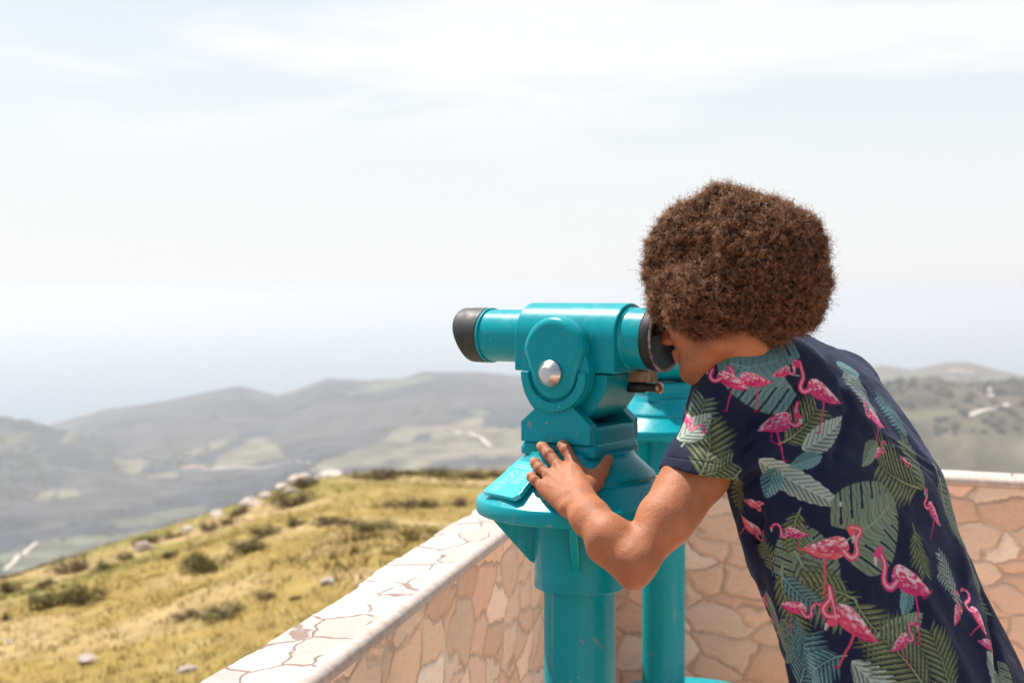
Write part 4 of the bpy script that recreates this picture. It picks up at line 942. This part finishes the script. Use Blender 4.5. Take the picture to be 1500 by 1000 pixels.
flamingo(1125, 912, -60, 40, 1, legs=False, warm=0.3); flamingo(1062, 900, 0, 40, 1); flamingo(1300, 1060, 0, 80, 1); flamingo(1000, 600, -60, 40, 1, legs=False)
# weave variation
col_attr(mes, np.clip(Cs, 0, 1))
b = NB('printed_cotton'); c = b.coord(); at_ = b.n('ShaderNodeAttribute', attribute_name='tint').outputs['Color']
wv = b.noise(b.coord(scale=(1, 1, 3)), 260, 4, 0.7).outputs[0]
M['shirt'] = b.p(base=at_, rough=0.80, sheen=0.10, sheenr=0.5, spec=0.2, normal=b.bump(b.math('ADD', b.math('MULTIPLY', wv, 0.35), b.math('MULTIPLY', b.noise(b.coord(scale=(1, 1, 0.45), rot=(0, 0.5, 0)), 16, 4, 0.55, 0.6).outputs[0], 3.0)), 0.45, 0.0045))
b.b.inputs['Sheen Tint'].default_value = (0.55, 0.65, 1.0, 1)
shirt = link('shirt', mes, M['shirt'], person)
# collar band
bm = bmesh.new(); nd = (hp(-0.045, -0.05)-neckb).normalized(); nc = neckb+nd*0.030
cx_ = nd.cross(Vector((0, 0, 1))).normalized(); cy_ = nd.cross(cx_); rings = []
for rr_, hh_ in ((0.071, -0.030), (0.070, 0.006), (0.0675, 0.010), (0.065, 0.006), (0.066, -0.030)):
    rings.append([bm.verts.new(nc+nd*hh_+(cx_*math.cos(2*math.pi*i/64)+cy_*math.sin(2*math.pi*i/64))*rr_) for i in range(64)])
for A, B in zip(rings, rings[1:]+rings[:1]):
    for i in range(64): bm.faces.new((A[i], A[(i+1) % 64], B[(i+1) % 64], B[i]))
b = NB('collar_cotton'); M['collar'] = b.p(base=(0.03, 0.018, 0.06), rough=0.8, sheen=0.1)
link('collar', bm_mesh('collar', bm), M['collar'], person)
# trousers and shoes (below the frame)
T_ = SDF(); T_.cap(hipc+Vector((-0.05, -0.06, 0)), hipc+Vector((0.05, 0.06, 0)), 0.125, 0.125, 0.04)
Fo = []
for sgn, foot, kn in ((-1, Vector((0.66, 2.22, 0.05)), Vector((0.64, 2.28, 0.48))), (1, Vector((0.86, 2.62, 0.05)), Vector((0.80, 2.58, 0.48)))):
    hj = hipc+Vector((ca, sa, 0))*0.085*sgn; T_.cap(hj, kn, 0.098, 0.074, 0.04); T_.cap(kn, foot+Vector((0.02, 0, 0.06)), 0.074, 0.060, 0.03)
    q_ = SDF(); q_.cap(foot+Vector((0.01, -0.01, 0.0)), foot+Vector((-0.13, 0.13, -0.008)), 0.050, 0.042, 0.02); Fo.append(q_)
b = NB('denim'); M['denim'] = b.p(base=b.ramp(b.noise(b.coord(), 120, 4).outputs[0], [(0.3, (0.03, 0.04, 0.07)), (0.7, (0.06, 0.08, 0.13))]), rough=0.85)
v_, f_ = surface_nets(T_, (0.45, 2.05, 0.05), (1.05, 2.8, 1.02), 0.006); link('trousers', np_mesh('trousers', v_, f_), M['denim'], person)
b = NB('shoe_leather'); M['shoe'] = b.p(base=(0.55, 0.54, 0.52), rough=0.5)
for q_ in Fo:
    v_, f_ = surface_nets(q_, (0.4, 2.05, -0.02), (1.0, 2.9, 0.15), 0.005); v_[:, 2] = np.maximum(v_[:, 2], 0.003)
    link('shoe', np_mesh('shoe', v_, f_), M['shoe'], person)

# ------------------------------------------------------------------ hair
lumps = [(at(1110, 393, 2.50), 0.126, 0.134), (at(1010, 382, 2.585), 0.086, 0.104), (at(1072, 352, 2.55), 0.098, 0.094), (at(1130, 412, 2.48), 0.104, 0.100), (at(1076, 345, 2.52), 0.080, 0.096), (at(1090, 438, 2.49), 0.092, 0.074), (at(1000, 425, 2.60), 0.062, 0.068), (at(1150, 440, 2.47), 0.060, 0.066), (at(1000, 430, 2.52), 0.060, 0.062), (at(1035, 440, 2.46), 0.066, 0.070)]
A_ = SDF()
for i, (cc, rx, rz_) in enumerate(lumps): A_.ell(cc, (rx, rx*0.95, rz_), None, 0.02 if i != 1 else 0.012)
notch = at(1020, 282, 2.50); A_.cap(at(1008, 276, 2.46), at(1026, 330, 2.435), 0.026, 0.020, 0.025, 'sub'); A_.cap(at(1026, 330, 2.435), at(1036, 410, 2.40), 0.020, 0.012, 0.025, 'sub')
# clear the face and the neck
A_.ell(hp(0.085, -0.068), (0.075, 0.066, 0.10), Hrot, 0.015, 'sub')
A_.ell(hp(0.035, -0.105, -0.05), (0.070, 0.058, 0.085), Hrot, 0.015, 'sub')
def hair_noise(P): return 0.005*fbm(P/0.075, 2, 108)+0.009*fbm(P/0.040, 3, 101)+0.0055*fbm(P/0.011, 2, 103)
A_.noise = hair_noise
Vh, Fh = surface_nets(A_, (0.18, 2.30, 1.42), (0.66, 2.78, 1.86), 0.004)
# normals
def sdf_grad(S_, P, e=0.003):
    d_ = S_.ev(P); g = np.stack([S_.ev(P+np.eye(3)[q]*e)-d_ for q in range(3)], -1); return g/np.maximum(np.linalg.norm(g, axis=1), 1e-9)[:, None]
Gh = sdf_grad(A_, Vh)
b = NB('hair_core'); c = b.coord(); M['core'] = b.p(base=b.ramp(b.noise(c, 260, 5, 0.8).outputs[0], [(0.42, (0.012, 0.005, 0.003)), (0.68, (0.12, 0.056, 0.031))]), rough=0.8, spec=0.12, normal=b.bump(b.noise(c, 200, 5, 0.8).outputs[0], 1.0, 0.008))
A_.noise = lambda P: hair_noise(P)-0.007+0.0028*fbm(P/0.0065, 2, 105)
Vc, Fc = surface_nets(A_, (0.18, 2.30, 1.42), (0.66, 2.78, 1.86), 0.0025)
core = link('hair', np_mesh('hair', Vc, Fc), M['core'], person)
NC = 34000; K_ = 20
pick = rng.integers(0, len(Vh), NC); root = Vh[pick]-Gh[pick]*rng.uniform(0.006, 0.012, NC)[:, None]; nrm = Gh[pick]
dirs = nrm+rng.normal(0, 0.55, (NC, 3)); dirs /= np.linalg.norm(dirs, axis=1)[:, None]
Lc = rng.uniform(0.005, 0.014, NC); fly = rng.random(NC) < 0.07; Lc[fly] += rng.uniform(0.004, 0.014, fly.sum())
t_ = np.linspace(0, 1, K_); a1 = np.cross(dirs, rng.normal(0, 1, (NC, 3))); a1 /= np.linalg.norm(a1, axis=1)[:, None]; a2 = np.cross(dirs, a1)
rad = rng.uniform(0.0018, 0.0042, NC); turns = rng.uniform(2.2, 4.2, NC); ph0 = rng.uniform(0, 6.28, NC); bendv = rng.normal(0, 0.006, (NC, 3))
ang = ph0[:, None]+2*np.pi*turns[:, None]*t_[None]
Pc = root[:, None]+dirs[:, None]*(Lc[:, None]*t_)[..., None]+(a1[:, None]*np.cos(ang)[..., None]+a2[:, None]*np.sin(ang)[..., None])*rad[:, None, None]*np.minimum(1, t_*3)[None, :, None]+bendv[:, None]*(t_**2)[None, :, None]
Tn = np.gradient(Pc, axis=1); Wd = np.cross(Tn, dirs[:, None]+0.3*a1[:, None]); Wd /= np.maximum(np.linalg.norm(Wd, axis=2), 1e-9)[..., None]
hw = 0.0005*(1-0.5*t_)[None, :, None]
VV = np.stack([Pc-Wd*hw, Pc+Wd*hw], 2).reshape(-1, 3)
bi = (np.arange(NC)*K_*2)[:, None]+(np.arange(K_-1)*2)[None]
QQ = np.stack([bi, bi+1, bi+3, bi+2], -1).reshape(-1, 4)
b = NB('curly_hair'); c = b.coord()
M['hair'] = b.p(base=b.ramp(b.noise(c, 130, 3, 0.7).outputs[0], [(0.42, (0.012, 0.006, 0.004)), (0.62, (0.42, 0.205, 0.112))]), rough=0.45, spec=0.3)
tl = b.n('ShaderNodeBsdfTranslucent', {'Color': (0.42, 0.21, 0.11, 1)}); ms = b.n('ShaderNodeMixShader', {0: 0.30, 1: b.b.outputs[0], 2: tl.outputs[0]}); b.t.links.new(ms.outputs[0], b.out.inputs[0])
b.b.inputs['Specular Tint'].default_value = (1.0, 0.62, 0.42, 1)
link('curls', np_mesh('curls', VV, QQ), M['hair'], core)
# ------------------------------------------------------------------ hillside: shrubs, rocks, grass
b = NB('shrub_leaf'); c = b.coord(); v = b.n('ShaderNodeTexVoronoi', {'Vector': c, 'Scale': 9.0}).outputs['Color']; sc_ = b.n('ShaderNodeSeparateColor', {0: v}).outputs[0]
M['leafmat'] = b.p(base=b.ramp(sc_, [(0.0, (0.045, 0.045, 0.015)), (0.5, (0.095, 0.08, 0.022)), (1.0, (0.20, 0.155, 0.05))]), rough=0.8, spec=0.2)
b = NB('brown_shrub_leaf'); c = b.coord(); v = b.n('ShaderNodeTexVoronoi', {'Vector': c, 'Scale': 9.0}).outputs['Color']; sc_ = b.n('ShaderNodeSeparateColor', {0: v}).outputs[0]
M['leafbrown'] = b.p(base=b.ramp(sc_, [(0.0, (0.06, 0.035, 0.02)), (0.5, (0.13, 0.085, 0.04)), (1.0, (0.20, 0.15, 0.07))]), rough=0.85, spec=0.2)
b = NB('stem_bark'); M['bark'] = b.p(base=(0.10, 0.07, 0.045), rough=0.9)
b = NB('limestone'); c = b.coord(); M['rock'] = b.p(base=b.ramp(b.noise(c, 5, 7, 0.7).outputs[0], [(0.3, (0.46, 0.36, 0.29)), (0.65, (0.70, 0.58, 0.51))]), rough=0.9, normal=b.bump(b.noise(c, 6, 8, 0.7).outputs[0], 0.8, 0.05))
def shrub_meshes(seed):
    rg = np.random.default_rng(seed); n = 1500
    cl = rg.normal(0, 1, (14, 3)); cl /= np.linalg.norm(cl, axis=1)[:, None]; cl *= rg.uniform(0.25, 0.75, 14)[:, None]; cl[:, 2] = np.abs(cl[:, 2])*0.75+0.15
    k = rg.integers(0, 14, n); d_ = rg.normal(0, 1, (n, 3)); d_ /= np.linalg.norm(d_, axis=1)[:, None]
    P = cl[k]+d_*rg.uniform(0.12, 0.36, n)[:, None]*rg.uniform(0.7, 1.1, (14,))[k][:, None]; P[:, 2] = np.maximum(P[:, 2], 0.02)
    a = rg.normal(0, 1, (n, 3)); a /= np.linalg.norm(a, axis=1)[:, None]; b_ = np.cross(a, d_+0.1); b_ /= np.linalg.norm(b_, axis=1)[:, None]; s = rg.uniform(0.025, 0.055, n)[:, None]
    V = np.stack([P-a*s, P+b_*s*0.5, P+a*s, P-b_*s*0.5], 1).reshape(-1, 3); Q = np.arange(n*4).reshape(-1, 4)
    bm = bmesh.new()
    for q in cl: add_tube(bm, [(0, 0, -0.1), (q[0]*0.4, q[1]*0.4, q[2]*0.5), tuple(q*0.95)], [0.035, 0.02, 0.008], 5)
    return np_mesh('foliage', V, Q), bm_mesh('stems', bm)
SM = [shrub_meshes(s) for s in range(4)]
for f_, s_ in SM: f_.materials.append(M['leafmat']); s_.materials.append(M['bark'])
SB = [(a.copy(), b_) for a, b_ in SM]
for f_, _ in SB: f_.materials.clear(); f_.materials.append(M['leafbrown'])
# px, py (foot), width px, height ratio, brown?, label
shrubs = [(285, 838, 66, .62, 0, 'dark round shrub in the middle of the slope, the darkest one'), (388, 786, 44, .6, 0, 'small round green shrub below the ridge rocks'), (360, 812, 62, .5, 0, 'spreading green shrub just down the slope from a small round one'),
 (246, 820, 20, .9, 1, 'tiny dark bush left of the darkest round shrub'), (72, 892, 66, .62, 0, 'wide green shrub low at the left, left half of a big clump'), (118, 886, 60, .7, 0, 'wide green shrub low at the left, right half of a big clump'), (8, 872, 34, .8, 1, 'brown bush cut by the left edge of the photo'),
 (100, 842, 48, .75, 1, 'brown bush right above the big green clump at the left'), (212, 800, 34, .8, 1, 'brown bush beside a pale rock on the slope edge'), (425, 742, 74, .5, 1, 'long brown heath bush under the pair of ridge rocks'), (445, 716, 40, .6, 1, 'brown bush between the ridge rocks'),
 (548, 778, 62, .4, 0, 'low olive shrub in the middle of the meadow left of the parapet'), (490, 770, 62, .32, 1, 'flat brown bush in the middle of the meadow'), (594, 746, 66, .36, 1, 'flat dark bush in the upper meadow'), (628, 745, 34, .55, 0, 'yellow-green bush at the right end of a flat dark bush'), (672, 742, 40, .45, 1, 'brown bush nearest the telescope in the meadow'),
 (560, 703, 60, .4, 1, 'brown bush on the ridge line, right of the ridge rocks'), (640, 698, 56, .38, 0, 'olive bush on the ridge line, middle of three'), (690, 702, 54, .36, 1, 'brown bush on the ridge line nearest the telescope'), (388, 880, 36, .45, 1, 'small dark bush low in the meadow'), (432, 882, 16, .8, 1, 'tiny dark bush beside a small one low in the meadow'),
 (332, 905, 70, .42, 0, 'low olive shrub in the lower meadow'), (272, 908, 52, .32, 1, 'flat brown bush left of a low olive shrub'), (2, 912, 20, .9, 1, 'tiny brown bush at the left edge, lower one'), (348, 756, 34, .6, 1, 'brown bush right of the small pale ridge rock'), (306, 778, 28, .8, 1, 'dark bush on the slope edge between two pale rocks'),
 (432, 772, 30, .6, 1, 'small brown bush below the long heath bush'), (150, 838, 40, .5, 0, 'green bush on the slope edge at the left'), (60, 862, 34, .6, 1, 'brown bush on the slope edge at far left'), (250, 790, 34, .5, 0, 'green bush on the slope edge left of a pale rock'), (330, 770, 26, .6, 0, 'small green bush on the slope edge'),
 (180, 822, 30, .6, 1, 'brown bush on the slope edge in front of the green fields'), (590, 697, 40, .35, 0, 'olive bush low on the ridge line'), (530, 702, 30, .4, 1, 'small brown bush at the left end of the ridge line bushes'), (730, 700, 40, .4, 1, 'brown bush on the ridge line beside the telescope skirt')]
for i, (px, py, w, hr, br, lab) in enumerate(shrubs):
    P = ray_ground(px, py); wm = 1.3*w/F*P.y; f_, s_ = (SB if br else SM)[i % 4]
    t = empty('shrub', P-Vector((0, 0, 0.02)), random.uniform(0, 6.28)); t.scale = (wm/1.7, wm/1.7, wm*hr/1.35)
    for nm, me_ in (('foliage', f_), ('stems', s_)):
        o = bpy.data.objects.new(nm, me_); col.objects.link(o); o.parent = t
    tag(t, lab, 'shrub', 'shrubs on the hillside')
def rock_mesh(seed):
    bm = bmesh.new(); bmesh.ops.create_icosphere(bm, subdivisions=4, radius=1)
    rg = random.Random(seed); pl = [(Vector((rg.gauss(0, 1), rg.gauss(0, 1), rg.gauss(0, 1))).normalized(), rg.uniform(0.55, 0.85)) for _ in range(11)]
    for v_ in bm.verts:
        for n_, d_ in pl:
            e = v_.co.dot(n_)-d_
            if e > 0: v_.co -= n_*e*0.9
        v_.co += v_.co.normalized()*0.10*mnoise.fractal(v_.co*2.3+Vector((seed, 0, 0)), 0.9, 2.1, 4)
    return bm_mesh('rock', bm)
RK = [rock_mesh(s) for s in range(4)]
for r_ in RK:
    r_.materials.append(M['rock']); r_.polygons.foreach_set('use_smooth', [False]*len(r_.polygons))
rocks = [(366, 742, 34, .6, 'pale rock on the ridge, biggest of those left of the ridge top'), (386, 730, 22, .6, 'pale rock just above the biggest left ridge rock'), (440, 706, 40, .55, 'broad pale rock of the pair near the ridge top, left one'), (482, 699, 36, .4, 'long pale rock near the ridge top, right one'), (318, 757, 26, .6, 'small pale rock on the slope edge'),
 (272, 780, 22, .7, 'pale rock alone on the slope edge between bushes'), (208, 808, 26, .8, 'pale rock beside a brown bush, furthest down the slope edge'), (478, 857, 26, .5, 'white rock alone in the middle of the meadow'), (124, 973, 34, .4, 'pinkish flat rock at the bottom left of the meadow'), (270, 988, 28, .5, 'white rock at the bottom of the meadow'),
 (412, 712, 20, .6, 'small pale rock left of the ridge pair'), (428, 722, 22, .5, 'small grey rock below the ridge pair'), (462, 703, 16, .5, 'smallest pale rock between the ridge pair'), (8, 945, 14, .5, 'small pale rock at the left edge')]
for i, (px, py, w, hr, lab) in enumerate(rocks):
    P = ray_ground(px, py); wm = 0.95*w/F*P.y; o = bpy.data.objects.new('rock', RK[i % 4]); col.objects.link(o)
    o.location = P+Vector((0, 0, wm*hr*0.04)); o.scale = (wm/1.6, wm/1.8, wm*hr/1.6); o.rotation_euler = (random.uniform(-.2, .2), random.uniform(-.2, .2), random.uniform(0, 6))
    tag(o, lab, 'rock', 'pale rocks on the hillside')
# grass: tufts of blades
NG = 22000; gx = rng.uniform(-420, 1050, NG); gy = np.exp(rng.uniform(np.log(7), np.log(62), NG)); gy = np.minimum(gy, pw(gx, NEAR_R)*1.06)
tall = fbm(np.c_[(gx-750)/F*gy, gy]/1.7, 3, 150)+0.5*fbm(np.c_[(gx-750)/F*gy, gy]/7.0, 2, 151) > 0.55; gz = height(gx, gy); base = np.c_[(gx-750)/F*gy, gy, gz-0.01]
nb_ = 5; B_ = np.repeat(base, nb_, 0)+np.c_[rng.normal(0, .05, (NG*nb_, 2)), np.zeros(NG*nb_)]
hgt = np.repeat(rng.uniform(0.03, 0.10, NG)*np.where(tall, 1.8, 1.0)*(0.6+0.012*gy), nb_)*rng.uniform(0.6, 1.2, NG*nb_); an = rng.uniform(0, 6.28, NG*nb_); ln = rng.normal(0, 0.35, (NG*nb_, 2))*hgt[:, None]; wd = np.c_[np.cos(an), np.sin(an), np.zeros(NG*nb_)]*(hgt*0.075+0.003)[:, None]
tip = B_+np.c_[ln, hgt]
VV = np.stack([B_-wd, B_+wd, tip], 1).reshape(-1, 3); me = np_mesh('grass', VV, np.arange(len(VV)).reshape(-1, 3))
cc = np.array([0.29, 0.205, 0.06])*(1+0.35*fbm(base[:, :2]/3.0, 3, 120))[:, None]; cc = cc*(1-0.0)+0; kk = rng.random(NG)[:, None]; cc = np.where(kk < 0.2, np.array([0.44, 0.33, 0.14]), np.where(kk > 0.90, np.array([0.20, 0.17, 0.06]), cc))
cc = np.where(tall[:, None], np.where(kk < 0.5, np.array([0.19, 0.135, 0.045]), np.array([0.20, 0.17, 0.04])), cc)
col_attr(me, np.clip(np.repeat(cc, nb_*3, 0), 0, 1))
b = NB('grass_blades'); M['grass'] = b.p(base=b.n('ShaderNodeAttribute', attribute_name='tint').outputs['Color'], rough=0.8, spec=0.2)
tag(link('grass', me, M['grass'], smooth=False), 'dry yellow-green grass on the slope below the parapet', 'grass', kind='stuff')
# far woodland: crowns merging into a mass
b = NB('woodland_leaf'); c = b.coord(); M['wood'] = b.p(base=b.ramp(b.noise(c, 0.03, 3).outputs[0], [(0.3, (0.018, 0.027, 0.024)), (0.7, (0.042, 0.048, 0.032))]), rough=0.95, spec=0.1)
nw = 5200; wx = rng.uniform(-150, 1560, nw*4); wy = rng.uniform(1500, 4700, nw*4); wz = height(wx, wy); Pw = np.c_[(wx-750)/F*wy, wy, wz]
ewy = HOR-(wz-CAMZ)/wy*F; dens = fbm(Pw[:, :2]/330.0, 5, 50, gain=0.6)+0.7*fbm(Pw[:, :2]/90.0, 3, 130); ok = dens < -0.12
for poly, _ in fields: ok &= ~inpoly(wx, ewy, poly)
Pw = Pw[ok][:nw]; n = len(Pw)
bm = bmesh.new(); bmesh.ops.create_icosphere(bm, subdivisions=1, radius=1); ico = np.array([v_.co[:] for v_ in bm.verts]); icf = np.array([[v_.index for v_ in f_.verts] for f_ in bm.faces]); bm.free()
sz = rng.uniform(3.5, 8, n); VV = (ico[None]*(1+rng.normal(0, .22, (n, len(ico), 1)))*sz[:, None, None]*np.array([1.2, 1.2, .8])+Pw[:, None]).reshape(-1, 3); FF = (icf[None]+(np.arange(n)*len(ico))[:, None, None]).reshape(-1, 3)
tag(link('woodland', np_mesh('woodland', VV, FF), M['wood'], smooth=False), 'dark scrub woodland covering the far valley and hills', 'woodland', kind='stuff')
# far roads and farmhouses
def ray_far(px, py, y0=1300, y1=5300):
    ys = np.linspace(y0, y1, 2500); z = height(np.full(2500, px), ys); ep = HOR-(z-CAMZ)/ys*F; k = np.where(ep <= py)[0]
    i = k[0] if len(k) else int(np.argmin(ep)); return Vector(((px-750)/F*ys[i], ys[i], float(z[i])))
b = NB('dirt_road'); M['road'] = b.p(base=b.ramp(b.noise(b.coord(), 0.05, 4).outputs[0], [(0.3, (0.50, 0.42, 0.35)), (0.7, (0.64, 0.56, 0.49))]), rough=0.95)
def road(pts, wpx):
    P = [ray_far(*p) for p in pts]; Q = []
    for a, b_ in zip(P[:-1], P[1:]):
        for k in range(8): Q.append(a.lerp(b_, k/8))
    Q.append(P[-1]); bm = bmesh.new(); prev = None
    for i, p in enumerate(Q):
        t = (Q[min(i+1, len(Q)-1)]-Q[max(i-1, 0)]); t.z = 0; t.normalize(); n_ = Vector((-t.y, t.x, 0)); w = wpx/F*p.y/2
        row = []
        for s in (-1, 1):
            q = p+n_*s*w*(1 if abs(n_.x) > .5 else 2.5); pxq = 750+F*q.x/q.y; z = float(height(np.array([pxq]), np.array([q.y]))[0]); row.append(bm.verts.new((q.x, q.y, z+2.2)))
        if prev: bm.faces.new((prev[0], prev[1], row[1], row[0]))
        prev = row
    tag(link('dirt_road', bm_mesh('dirt_road', bm), M['road']), kind='structure')
road([(668, 634), (690, 636), (706, 643), (718, 655)], 6)
road([(1428, 552), (1440, 566), (1452, 572), (1453, 582)], 9); road([(1422, 611), (1440, 603), (1462, 599), (1480, 594)], 7); road([(2, 838), (18, 824), (34, 810), (50, 797)], 6)
road([(300, 690), (340, 686), (420, 679), (500, 690)], 2.5)
b = NB('limewash'); M['lime'] = b.p(base=(0.72, 0.70, 0.66), rough=0.9)
b = NB('clay_tiles'); M['tile'] = b.p(base=(0.42, 0.22, 0.15), rough=0.9)
hs = [(272, 690, 16, 'white farmhouse in the valley, leftmost of the hamlet'), (281, 687, 14, 'second white farmhouse from the left in the hamlet'), (290, 689, 18, 'white farmhouse in the middle of the hamlet'), (300, 691, 12, 'white farmhouse, rightmost of the hamlet'), (1402, 549, 22, 'white house on the far right ridge, left one'), (1418, 549, 16, 'white house on the far right ridge, right one'), (655, 630, 12, 'small pale barn beside the pale fields')]
for px, py, w, lab in hs:
    P = ray_far(px, py); W_ = w/F*P.y; hgt_ = W_*0.28; dd = W_*0.5; t = empty('farmhouse', P, random.uniform(-.3, .3))
    bm = bmesh.new(); add_prism(bm, [(-W_/2, -6), (W_/2, -6), (W_/2, hgt_), (-W_/2, hgt_)], -dd/2, dd/2); link('wall', bm_mesh('wall', bm), M['lime'], t, smooth=False)
    bm = bmesh.new(); MM = Matrix.Rotation(R(90), 4, 'Z'); add_prism(bm, [(-dd*.56, hgt_+.01), (dd*.56, hgt_+.01), (0, hgt_+dd*.22)], -W_*.52, W_*.52, MM); link('roof', bm_mesh('roof', bm), M['tile'], t, smooth=False)
    tag(t, lab, 'house', 'farmhouses in the distance')
